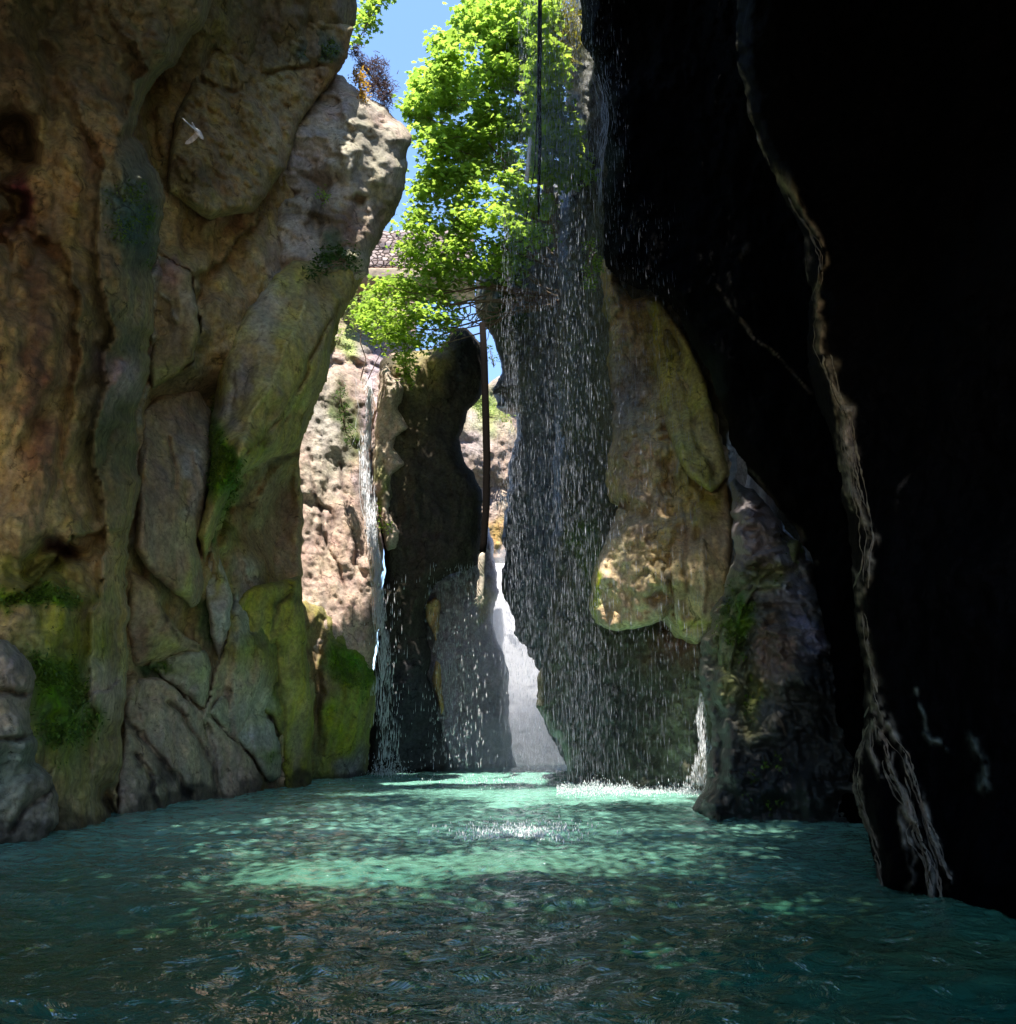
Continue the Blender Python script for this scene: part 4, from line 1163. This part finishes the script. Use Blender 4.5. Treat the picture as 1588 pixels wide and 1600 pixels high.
def curtain():
    """drops in a curtain 7 m deep; denser in the middle of the fall"""
    n = 70000
    Y = np.where(rng.uniform(0, 1, n) < .62, rng.uniform(26.2, 30.5, n), rng.uniform(21.5, 26.2, n))
    # strips of denser dripping along the lip
    lips = np.array([(.15, .4, .4), (.8, .5, 1.5), (1.6, .5, 2.2), (2.3, .4, 1.6), (3.0, .5, 1.1), (3.9, .6, .7), (5.0, .6, .5), (5.8, .5, .35)])
    k = rng.choice(len(lips), n, p=lips[:, 2] / lips[:, 2].sum())
    X = rng.normal(lips[k, 0], lips[k, 1]) * Y / 25
    zt = np.where(X < .45, 27, np.where(X < 4, 40, 18))
    Z = rng.uniform(0, 1, n) * zt
    Z = np.where((Y < 26.2) & (Z > roof_z(Y)), Z * .6, Z)
    pos = np.stack([X, Y, Z], 1)
    # below the flowstone only the drops in front of it remain
    Ls = rng.gamma(1.6, .11, n) + .04
    wd = .0034 * np.exp(rng.normal(0, .55, n)) * (1 + Z / 20)
    keep = (X > -.1 - rng.gamma(1.5, .15, n)) & (X < 6.2)
    o = spindles('falling_drops', pos[keep], Ls[keep], wd[keep], M_DROP)
    tag(o, 'curtain of falling water drops in front of the mossy wall', 'falling water', None, 'stuff')
    n = 1500
    Y = rng.uniform(36, 41, n)
    u = rng.normal(715, 26, n)
    v = rng.uniform(880, 1200, n)
    pos = pts3(u, v, Y)
    n2 = 260
    pos2 = pts3(rng.normal(604, 15, n2), rng.uniform(900, 1208, n2), rng.uniform(33, 36, n2))
    n3 = 60
    pos3 = pts3(rng.uniform(20, 1500, n3), rng.uniform(20, 1500, n3), rng.uniform(6, 12, n3))
    pos3 = pos3[pos3[:, 2] > .05][:8]
    pos = np.concatenate([pos, pos2])
    o = spindles('drizzle', pos, rng.gamma(3, .06, len(pos)) + .06, rng.uniform(.012, .035, len(pos)), M_FOAM)
    tag(o, 'white drizzle falling in front of the grey purple rock and the cascade', 'falling water', None, 'stuff')


curtain()


def splash(name, u0, u1, v, sp_v, n, h, label):
    u = rng.uniform(u0, u1, n) if n > 2000 else rng.normal((u0 + u1) / 2, (u1 - u0) / 3.6, n)
    vv = v + rng.normal(0, sp_v, n)
    dy = (CY - vv) / F
    Y = CAMZ * (cp - dy * sp) / -(sp + dy * cp)
    p = pts3(u, vv, Y)
    w = np.abs(rng.normal(0, 1, n)) * h * np.clip(fbm(np.stack([p[:, 0] * 2, p[:, 1], 0 * u], 1), 2, 3) * .8 + .8, .1, 2)
    p[:, 2] = .01 + w
    s = rng.uniform(.012, .04, n)
    o = spindles(name, p, s * rng.uniform(1, 3, n), s, M_FOAM)
    tag(o, label, 'splash', None, 'stuff')


splash('splash', 870, 1095, 1237, 4.5, 4500, .13, 'white spray where the curtain of drops hits the pool')
splash('splash', 575, 640, 1213, 1.0, 700, .22, 'white spray where the thin cascade hits the pool')
splash('splash', 720, 900, 1303, 7, 1100, .05, 'patch of white splashes in the middle of the pool')
splash('splash', 640, 900, 1222, 6, 500, .05, 'faint white splashes at the far end of the pool')

# mist at the foot of the waterfall
def mist():
    m, nt, N, L = newmat('mist')
    out = N.new('ShaderNodeOutputMaterial')
    v = N.new('ShaderNodeVolumePrincipled')
    v.inputs['Color'].default_value = (.94, .94, 1, 1)
    v.inputs['Density'].default_value = .13
    v.inputs['Anisotropy'].default_value = 0
    L.new(v.outputs[0], out.inputs['Volume'])
    import bmesh
    bm = bmesh.new()
    bmesh.ops.create_icosphere(bm, subdivisions=3, radius=1)
    for q in bm.verts:
        q.co = Vector((q.co.x * 5.2, q.co.y * 6.6, q.co.z * 11)) * (1 + .12 * math.sin(q.co.x * 5 + q.co.z * 7))
        q.co += Vector((.5, 47.6, 2.5))
    low = bmesh.ops.create_icosphere(bm, subdivisions=3, radius=1)['verts']
    for q in low:
        q.co = Vector((q.co.x * 3.6, q.co.y * 1.2, q.co.z * 2.4)) * (1 + .1 * math.sin(q.co.x * 6 + q.co.z * 5))
        q.co += Vector((-.3, 39.6, .4))
    me = bpy.data.meshes.new('mist')
    bm.to_mesh(me)
    bm.free()
    o = link('mist', me, m)
    tag(o, 'pale mist drifting at the foot of the white waterfall', 'mist', None, 'stuff')


mist()

# ------------------------------------------------------------------ tree
TREE = empty('tree', P(880, 440, 34))
tag(TREE, 'large bright green tree leaning over the gorge above the dark pillar', 'tree')
CL = [(770, 25, 50, 35), (825, 15, 40, 40), (735, 35, 28, 34), (690, 70, 20, 20), (760, 70, 40, 24), (800, 50, 36, 30), (850, 150, 16, 60), (852, 60, 14, 50), (660, 520, 36, 20), (600, 470, 34, 22), (575, 500, 24, 18), (700, 500, 30, 14), (610, 520, 24, 18), (705, 105, 42, 26), (672, 128, 30, 28), (658, 178, 24, 34), (715, 155, 48, 32), (775, 105, 48, 38), (815, 90, 30, 50), (785, 180, 50, 38),
      (730, 215, 48, 28), (684, 228, 32, 28), (828, 190, 28, 28), (866, 210, 28, 13), (898, 246, 22, 9), (768, 250, 54, 28), (712, 275, 46, 26), (676, 288, 26, 24), (805, 290, 26, 30), (650, 340, 26, 28), (700, 340, 48, 33), (756, 330, 42, 38),
      (806, 345, 20, 36), (646, 396, 24, 28), (690, 400, 44, 33), (745, 392, 42, 33), (786, 410, 28, 38), (655, 446, 32, 26), (712, 436, 38, 26), (606, 446, 26, 14), (625, 492, 30, 22), (662, 482, 32, 22), (640, 545, 16, 22), (892, 215, 14, 8), (906, 250, 16, 8), (880, 285, 20, 10), (862, 105, 12, 20), (868, 160, 14, 16), (858, 262, 26, 12), (905, 268, 14, 8), (840, 320, 22, 14), (852, 30, 20, 30), (846, 120, 18, 26), (866, 190, 24, 14), (850, 240, 24, 16), (888, 232, 16, 8), (845, 370, 16, 18), (700, 470, 26, 14)]
pos, siz = [], []
for (u, v, ru, rv) in CL:
    Yc = 33 + rng.uniform(-1.4, 1.4) + (1.0 if v > 420 else 0) if u < 835 else 29.4 + rng.uniform(-.4, .4)
    n = int(math.pi * ru * rv / 6.0)
    # each clump is several flat sprays
    m_ = max(3, n // 26)
    sc = clump_points(u, v, ru * 1.08, rv * 1.05, Yc, 1.5, m_)
    k = rng.integers(0, m_, n)
    pp = sc[k] + rng.normal(0, 1, (n, 3)) * np.array([.3, .3, .17])
    pos.append(pp)
    siz.append(np.full(n, .31 if v < 330 else .23))
pos, siz = np.concatenate(pos), np.concatenate(siz)
leaf_mesh('crown', leaves_data(pos, siz, PLANE, .5, .35), len(PLANE), M_LEAF, TREE)
tr = [P(900, 470, 34.5), P(884, 420, 34.2), P(866, 350, 33.8), P(856, 290, 33.6), P(846, 220, 33.4), P(828, 150, 33.3), P(805, 80, 33.2), P(790, 0, 33.2)]
tubes('trunk', [(tr, [.34, .32, .3, .27, .23, .18, .13, .08])], M_BARK, TREE, 10)
br = []
for (u, v, ru, rv) in CL:
    j = int(np.argmin([abs(v + 60 - q) for q in (470, 420, 350, 290, 220, 150, 80, 0)]))
    br.append((wiggle(tr[j], P(u, v, 33.2), 9, .5, u * .1), np.linspace(.085, .015, 9)))
for k in range(60):
    (u, v, ru, rv) = CL[rng.integers(len(CL))]
    br.append((wiggle(P(u, v, 33.2), P(u + rng.uniform(-1, 1) * ru, v + rng.uniform(-1, 1) * rv, 33 + rng.uniform(-1.5, 1.5)), 6, .3, k), np.linspace(.03, .008, 6)))
tubes('branch', br, M_BARK, TREE, 6)

# dry hanging branches under the tree
DRY = tubes('dry_branches', [(wiggle(P(770, 455, 34), P(690 + 10 * k, 500 + (k * 37 % 45), 34.2), 10, .5, k * 3.3), np.linspace(.05, .012, 10)) for k in range(9)], M_BARKG, None, 6)
tag(DRY, 'tangle of bare grey branches hanging between the tree and the pillar', 'branches')


# ------------------------------------------------------------------ smaller plants
def plant(name, clumps, Y, mat, label, cat, leaf=.12, tmpl=OVAL, dens=8, stems=(), dY=.5, root=None, smat=None, tilt=.7, droop=.1):
    root = root or P(clumps[0][0], clumps[0][1] + clumps[0][3], Y)
    e = empty(name, root)
    tag(e, label, cat)
    pos = []
    for (u, v, ru, rv) in clumps:
        n = max(14, int(math.pi * ru * rv / dens))
        m_ = max(3, n // 12)
        sc = clump_points(u, v, ru, rv, Y, dY, m_)
        pos.append(sc[rng.integers(0, m_, n)] + rng.normal(0, leaf * .8, (n, 3)))
    pos = np.concatenate(pos)
    leaf_mesh('foliage', leaves_data(pos, np.full(len(pos), leaf), tmpl, tilt, droop), len(tmpl), mat, e)
    sp_ = [(np.array([list(P(*q)) for q in st]), np.linspace(.05, .02, len(st))) for st in stems]
    if not sp_:
        sp_ = [(wiggle(root, P(u + rng.uniform(-.6, .6) * ru, v + rng.uniform(-.6, .6) * rv, Y), 6, .08, k * 1.3 + u), np.linspace(.025, .006, 6)) for (u, v, ru, rv) in clumps for k in range(4)]
    tubes('stem', sp_, smat or M_BARK, e, 6)
    return e


plant('overhanging_bush', [(578, 10, 16, 24), (574, 40, 16, 18), (592, -10, 20, 16), (558, 62, 8, 8)], 27.5, M_LEAF, 'small green bush hanging over the top of the tan cliff', 'bush', .2, PLANE, 7)
plant('heather_bush', [(590, 110, 16, 22), (604, 135, 12, 16), (555, 80, 10, 12), (606, 155, 8, 14), (570, 100, 14, 10), (600, 150, 12, 10), (580, 130, 16, 14)], 26.4, M_HEATH, 'purple brown shrub on top of the overhanging rock', 'shrub', .14, BLADE * np.array([2.5, 1.6, 1]), 2.6)
plant('golden_shrub', [(562, 122, 11, 17), (568, 142, 8, 12)], 25.2, M_GOLD, 'golden yellow shrub on the crest of the overhanging rock', 'shrub', .12, OVAL, 2.5)
plant('ivy', [(535, 395, 24, 14), (512, 405, 22, 16), (548, 415, 14, 14), (500, 425, 18, 14)], 23.3, M_LEAFD, 'dark green ivy patch under the overhanging rock', 'ivy', .13, OVAL, 6, dY=.3)
plant('fern', [(504, 306, 6, 8)], 23.4, M_LEAF, 'little bright fern in a hollow of the overhanging rock', 'fern', .13, OVAL, 3, dY=.2)
plant('scrub', [(575, 468, 30, 18), (600, 480, 20, 20), (560, 500, 26, 16), (600, 520, 24, 16), (545, 475, 12, 14)], 44, M_PALE, 'pale green scrub with bent stems on the sunny pink slope', 'scrub', .24, OVAL, 7,
      stems=[[(566, 640, 44), (562, 600, 44), (572, 560, 44), (563, 535, 44), (566, 500, 44), (572, 470, 44)], [(566, 635, 44), (572, 600, 44), (588, 565, 44), (604, 535, 44)]], root=P(566, 640, 44), smat=M_BARK)
plant('low_bush', [(530, 525, 14, 14), (545, 540, 14, 10)], 45, M_PALE, 'low pale bush left of the bent stems on the slope', 'bush', .2, OVAL, 6)
plant('hanging_ivy', [(538, 640, 8, 26), (545, 680, 9, 20), (532, 610, 6, 16)], 34.2, M_LEAFD, 'green ivy trailing down the pale face beside the cascade', 'ivy', .15, OVAL, 4, dY=.3)
plant('ledge_plant', [(600, 822, 12, 10), (590, 800, 6, 14)], 35.6, M_LEAF, 'green tuft on the sunlit strip of the dark pillar', 'plant', .14, OVAL, 3, dY=.3)
plant('pillar_bush', [(632, 565, 14, 18), (640, 590, 14, 8)], 36.2, M_LEAF, 'leafy bush growing on top of the dark pillar', 'bush', .2, PLANE, 5, dY=.5)
plant('hanging_grass', [(886, 20, 9, 40), (880, 85, 12, 22), (888, 50, 6, 20), (872, 145, 4, 5)], 30, M_YEL, 'yellow green grass hanging from the rim above the curtain of drops', 'grass tuft', .4, BLADE, 2.2, dY=.4, droop=.7)
plant('maidenhair_fern', [(922, 378, 6, 12), (927, 415, 14, 16), (922, 440, 12, 10)], 26.6, M_LEAF, 'sunlit fern clinging to the rock above the tan flowstone', 'fern', .13, OVAL, 3.2, dY=.3)
plant('moss_curtain', [(790, 430, 26, 40), (800, 480, 24, 34), (770, 500, 14, 18), (815, 400, 14, 30)], 36.6, M_LEAFD, 'dark moss and creepers draped over the arch behind the drops', 'creeper', .2, OVAL, 5, dY=.6)
plant('far_scrub', [(762, 640, 24, 12), (745, 632, 14, 10), (790, 650, 14, 12)], 65, M_PALE, 'pale scrub on the bright canyon wall far behind', 'scrub', .3, OVAL, 6)
plant('far_sapling', [(772, 562, 8, 12), (768, 545, 7, 8)], 52, M_LEAFD, 'small sapling against the sky in the narrow gap', 'sapling', .2, OVAL, 6)

def moss():
    pts_, nrm = [], []
    for ob in list(S.objects):
        if ob.type != 'MESH' or 'Col' not in ob.data.color_attributes or ob.name.split('.')[0] not in ('cliff', 'rock_fold', 'mossy_rock', 'mossy_column', 'flowstone', 'lobe', 'rib'):
            continue
        me = ob.data
        n = len(me.vertices)
        C_ = np.empty(n * 4, np.float32)
        me.color_attributes['Col'].data.foreach_get('color', C_)
        C_ = C_.reshape(-1, 4)
        V = np.empty(n * 3, np.float32)
        me.vertices.foreach_get('co', V)
        N_ = np.empty(n * 3, np.float32)
        me.vertices.foreach_get('normal', N_)
        V, N_ = V.reshape(-1, 3), N_.reshape(-1, 3)
        pr = np.clip((C_[:, 1] / (C_[:, 0] + 1e-4) - 1.02) * 2.2, 0, 1) * np.clip(.5 + fbm(V * 1.4, 3, 70), 0, 1)
        m_ = rng.uniform(0, 1, n) < pr
        pts_.append(V[m_])
        nrm.append(N_[m_])
    pts_, nrm = np.concatenate(pts_), np.concatenate(nrm)
    k = 7
    pos = np.repeat(pts_, k, 0) + rng.normal(0, .06, (len(pts_) * k, 3))
    d = np.repeat(nrm, k, 0) * .6 + rng.normal(0, .5, (len(pts_) * k, 3)) + np.array([0, 0, -.35])
    d /= np.linalg.norm(d, axis=1, keepdims=True)
    leaf_mesh('moss', leaves_data(pos, np.full(len(pos), .075), OVAL, dirs=d), len(OVAL), M_MOSS)
    tag(bpy.data.objects['moss'], 'tufts of green moss growing on the damp rock faces', 'moss', None, 'stuff')
    print('moss', len(pos))


M_MOSS = leaf_mat('moss_tuft', (.03, .07, .008), (.12, .2, .02), .2)
moss()

# ------------------------------------------------------------------ ropes, pole, bridge, bird
rope = empty('hanging_rope', P(755, 515, 31))
tag(rope, 'thick dark rope hanging straight down the middle of the gorge', 'rope')
rp = [(754, 505, 31), (757, 560, 31), (759, 640, 31), (761, 720, 31), (760, 790, 31), (756, 850, 31), (753, 875, 31)]
tubes('rope', [([P(*q) for q in rp], [.14, .15, .155, .155, .15, .135, .11])], M_ROPE, rope, 12)
kn = [(755, 864, 30.95), (753.5, 868, 30.95), (753, 874, 30.95), (753.5, 880, 30.95), (753, 888, 30.95), (753.5, 905, 30.95), (752.5, 918, 30.95), (751, 926, 30.95), (750, 932, 30.95), (750, 936, 30.95)]
tubes('knot', [([P(*q) for q in kn], [.08, .12, .145, .125, .10, .105, .11, .125, .14, .10])], M_ROPEP, rope, 12)
# frayed end
fr = [(wiggle(P(750 + rng.uniform(-3, 3), 930, 30.9), P(749 + rng.uniform(-9, 8), 942 + rng.uniform(-6, 8), 30.9), 5, .06, k), np.linspace(.03, .006, 5)) for k in range(34)]
for w_ in range(3):
    zz = np.linspace(866, 932, 30)
    fr.append((np.array([list(P(753 - (q - 866) * .045 + 4.6 * math.cos(w_ * .9 + q * .16), q, 30.93 + .11 * math.sin(w_ * .9 + q * .16))) for q in zz]), np.full(30, .016)))
tubes('frayed_end', fr, M_ROPEP, rope, 5)

def cord(name, pts, r, label):
    o = tubes(name, [([P(*q) for q in pts], r)], M_BLACKROPE, None, 8)
    return tag(o, label, 'rope', 'thin black ropes in front of the tree')


cord('thin_rope', [(844, -60, 26), (843, 60, 26), (842.5, 150, 26), (844, 220, 26), (842, 290, 26), (842, 338, 26)], [.075, .08, .085, .07, .06, .04], 'long black rope hanging in front of the tree from above')
cord('thin_rope', [(846, -60, 25.9), (846, 90, 25.9), (839, 190, 25.9), (836, 260, 25.9), (826, 320, 25.9), (822, 345, 25.9)], [.03, .03, .03, .025, .02, .02], 'thinner black rope twisting beside the long black rope')
pp = empty('pole', P(823, 282, 27))
tag(pp, 'short white pole hanging among the tree leaves beside the black rope', 'pole')
tubes('shaft', [([P(828.5, 216, 27), P(826, 250, 27), P(823.5, 278, 27)], [.075, .08, .085])], M_PIPE, pp, 14)
tubes('end_cap', [([P(823.6, 277, 27), P(823, 283, 27)], [.1, .1])], M_PIPE, pp, 14)


def bridge():
    m, nt, N, L = newmat('rubble_masonry')
    out = N.new('ShaderNodeOutputMaterial')
    b = N.new('ShaderNodeBsdfPrincipled')
    L.new(b.outputs[0], out.inputs[0])
    tc = N.new('ShaderNodeTexCoord')
    mp = N.new('ShaderNodeMapping')
    mp.inputs['Scale'].default_value = (1, 1, 1.7)
    L.new(tc.outputs['Object'], mp.inputs[0])
    vo = N.new('ShaderNodeTexVoronoi')
    vo.feature = 'DISTANCE_TO_EDGE'
    vo.inputs['Scale'].default_value = 2.2
    L.new(mp.outputs[0], vo.inputs['Vector'])
    vc = N.new('ShaderNodeTexVoronoi')
    vc.inputs['Scale'].default_value = 2.2
    L.new(mp.outputs[0], vc.inputs['Vector'])
    cr = N.new('ShaderNodeValToRGB')
    cr.color_ramp.elements[0].position = .02
    cr.color_ramp.elements[0].color = (.16, .12, .1, 1)
    cr.color_ramp.elements[1].position = .12
    cr.color_ramp.elements[1].color = (1, 1, 1, 1)
    L.new(vo.outputs['Distance'], cr.inputs[0])
    mx = N.new('ShaderNodeMix')
    mx.data_type = 'RGBA'
    mx.blend_type = 'MULTIPLY'
    mx.inputs['Factor'].default_value = 1
    cc = N.new('ShaderNodeValToRGB')
    cc.color_ramp.elements[0].color = (.36, .25, .21, 1)
    cc.color_ramp.elements[1].color = (.62, .48, .42, 1)
    L.new(vc.outputs['Color'], cc.inputs[0])
    L.new(cc.outputs[0], mx.inputs['A'])
    L.new(cr.outputs[0], mx.inputs['B'])
    L.new(mx.outputs['Result'], b.inputs['Base Color'])
    b.inputs['Roughness'].default_value = .9
    bp = N.new('ShaderNodeBump')
    bp.inputs['Distance'].default_value = .15
    L.new(cr.outputs[0], bp.inputs['Height'])
    L.new(bp.outputs[0], b.inputs['Normal'])
    e = empty('stone_bridge', P(600, 430, 50))
    tag(e, 'rough stone bridge wall under the sky left of the green tree', 'bridge')

    def block(name, u0, u1, v0, v1, Y, th, mat, jit):
        n, k = 40, 12
        a, c = np.meshgrid(np.linspace(u0, u1, n), np.linspace(v0, v1, k))
        f = pts3(a.ravel(), c.ravel(), np.full(a.size, Y))
        f[:, 1] += jit * fbm(f * 2.0, 3, 4)
        f[:, 2] += jit * .6 * vn(f * np.array([1.5, 0, .4]), 5)
        g = f.copy()
        g[:, 1] += th
        I = np.arange(n * k).reshape(k, n)
        q = np.stack([I[:-1, :-1], I[1:, :-1], I[1:, 1:], I[:-1, 1:]], -1).reshape(-1, 4)
        loop = list(I[0, :]) + list(I[1:, -1]) + list(I[-1, -2::-1]) + list(I[-2:0:-1, 0])
        sd = [[loop[i], loop[(i + 1) % len(loop)], loop[(i + 1) % len(loop)] + n * k, loop[i] + n * k] for i in range(len(loop))]
        fa = np.concatenate([q, q[:, ::-1] + n * k, np.array(sd)])
        me = mesh_np(name, np.concatenate([f, g]), np.full(len(fa), 4), fa)
        link(name, me, mat, e, smooth=False)
    block('parapet', 530, 740, 360, 419, 50, 2.5, m, .12)
    block('deck_edge', 530, 740, 419.5, 433, 49.6, 3.2, simple('bridge_edge', (.5, .38, .26), .9, .3, 3), .06)


bridge()


def bird():
    """small pale bird seen from behind in flight: one lofted body with fan tail, two wings grown from it"""
    ax = np.array([(-.20, .060, .010), (-.185, .066, .014), (-.15, .050, .015), (-.10, .026, .018), (-.06, .034, .030), (0, .050, .046), (.06, .048, .045), (.10, .034, .034), (.125, .028, .028), (.15, .030, .030), (.175, .022, .022), (.195, .008, .008), (.22, .002, .002)])
    V, Fc, ns = [], [], 12
    for (x, w, h) in ax:
        for j in range(ns):
            t = 2 * math.pi * j / ns
            V.append((w * math.cos(t), x, h * math.sin(t)))
    for k in range(len(ax) - 1):
        for j in range(ns):
            Fc.append((k * ns + j, k * ns + (j + 1) % ns, (k + 1) * ns + (j + 1) % ns, (k + 1) * ns + j))
    Fc.append(tuple(range(ns))[::-1])
    Fc.append(tuple((len(ax) - 1) * ns + j for j in range(ns)))
    for s in (-1, 1):
        o = len(V)
        secs = [(0.02, .06, -.05, .016, .0), (.10, .075, -.06, .012, .05), (.19, .06, -.08, .008, .11), (.27, .01, -.10, .006, .16), (.31, -.05, -.09, .003, .18)]
        for (x, y1, y0, th, z) in secs:
            for (yy, zz) in ((y1, 0), ((y1 + y0) / 2, th), (y0, 0), ((y1 + y0) / 2, -th)):
                V.append((s * x, yy, z + zz))
        for k in range(len(secs) - 1):
            for j in range(4):
                Fc.append((o + k * 4 + j, o + k * 4 + (j + 1) % 4, o + (k + 1) * 4 + (j + 1) % 4, o + (k + 1) * 4 + j))
        Fc.append((o, o + 1, o + 2, o + 3))
        Fc.append(tuple(o + (len(secs) - 1) * 4 + j for j in (3, 2, 1, 0)))
    me = bpy.data.meshes.new('bird')
    me.from_pydata(V, [], Fc)
    me.update()
    ob = link('bird', me, M_BIRD)
    rm = ob.modifiers.new('skin', 'REMESH')
    rm.mode = 'VOXEL'
    rm.voxel_size = .006
    rm.use_smooth_shade = True
    ob.location = P(309, 206, 12)
    Yb = Vector((.56, -.15, -.81)).normalized()      # head down to the right
    Xb = Vector((-.45, .85, .1))
    Xb = (Xb - Xb.dot(Yb) * Yb).normalized()
    ob.rotation_euler = Matrix((Xb, Yb, Xb.cross(Yb))).transposed().to_euler()
    ob.scale = (.8, 1.15, 1.2)
    tag(ob, 'small pale bird flying in front of the brown cliff', 'bird')


bird()

# ------------------------------------------------------------------ light
w = bpy.data.worlds.new('World')
S.world = w
w.use_nodes = True
nt = w.node_tree
nt.nodes.clear()
ow = nt.nodes.new('ShaderNodeOutputWorld')
bg = nt.nodes.new('ShaderNodeBackground')
sk = nt.nodes.new('ShaderNodeTexSky')
sk.sky_type = 'NISHITA'
sk.sun_disc = False
sk.sun_elevation = math.asin(SUN.z)
sk.sun_rotation = math.pi
sk.altitude = 300
sk.air_density = 1.0
sk.dust_density = 0.0
sk.ozone_density = 4.5
nt.links.new(sk.outputs[0], bg.inputs[0])
bg.inputs[1].default_value = .15
nt.links.new(bg.outputs[0], ow.inputs[0])
sl = bpy.data.lights.new('sun', 'SUN')
sl.energy = 4.0
sl.angle = R(.5)
sl.color = (1, .95, .86)
so = bpy.data.objects.new('sun', sl)
COL.objects.link(so)
so.rotation_euler = SUN.to_track_quat('Z', 'Y').to_euler()
so.location = (0, 0, 60)

S.view_settings.view_transform = 'Standard'
S.view_settings.look = 'None'
S.view_settings.exposure = 1.6
S.view_settings.gamma = 1
S.cycles.max_bounces = 10
S.cycles.diffuse_bounces = 5
S.cycles.glossy_bounces = 4
S.cycles.transmission_bounces = 6
S.cycles.volume_bounces = 3
S.cycles.transparent_max_bounces = 8
S.cycles.use_denoising = True
S.cycles.sample_clamp_indirect = 6
S.cycles.caustics_reflective = False
S.cycles.caustics_refractive = False
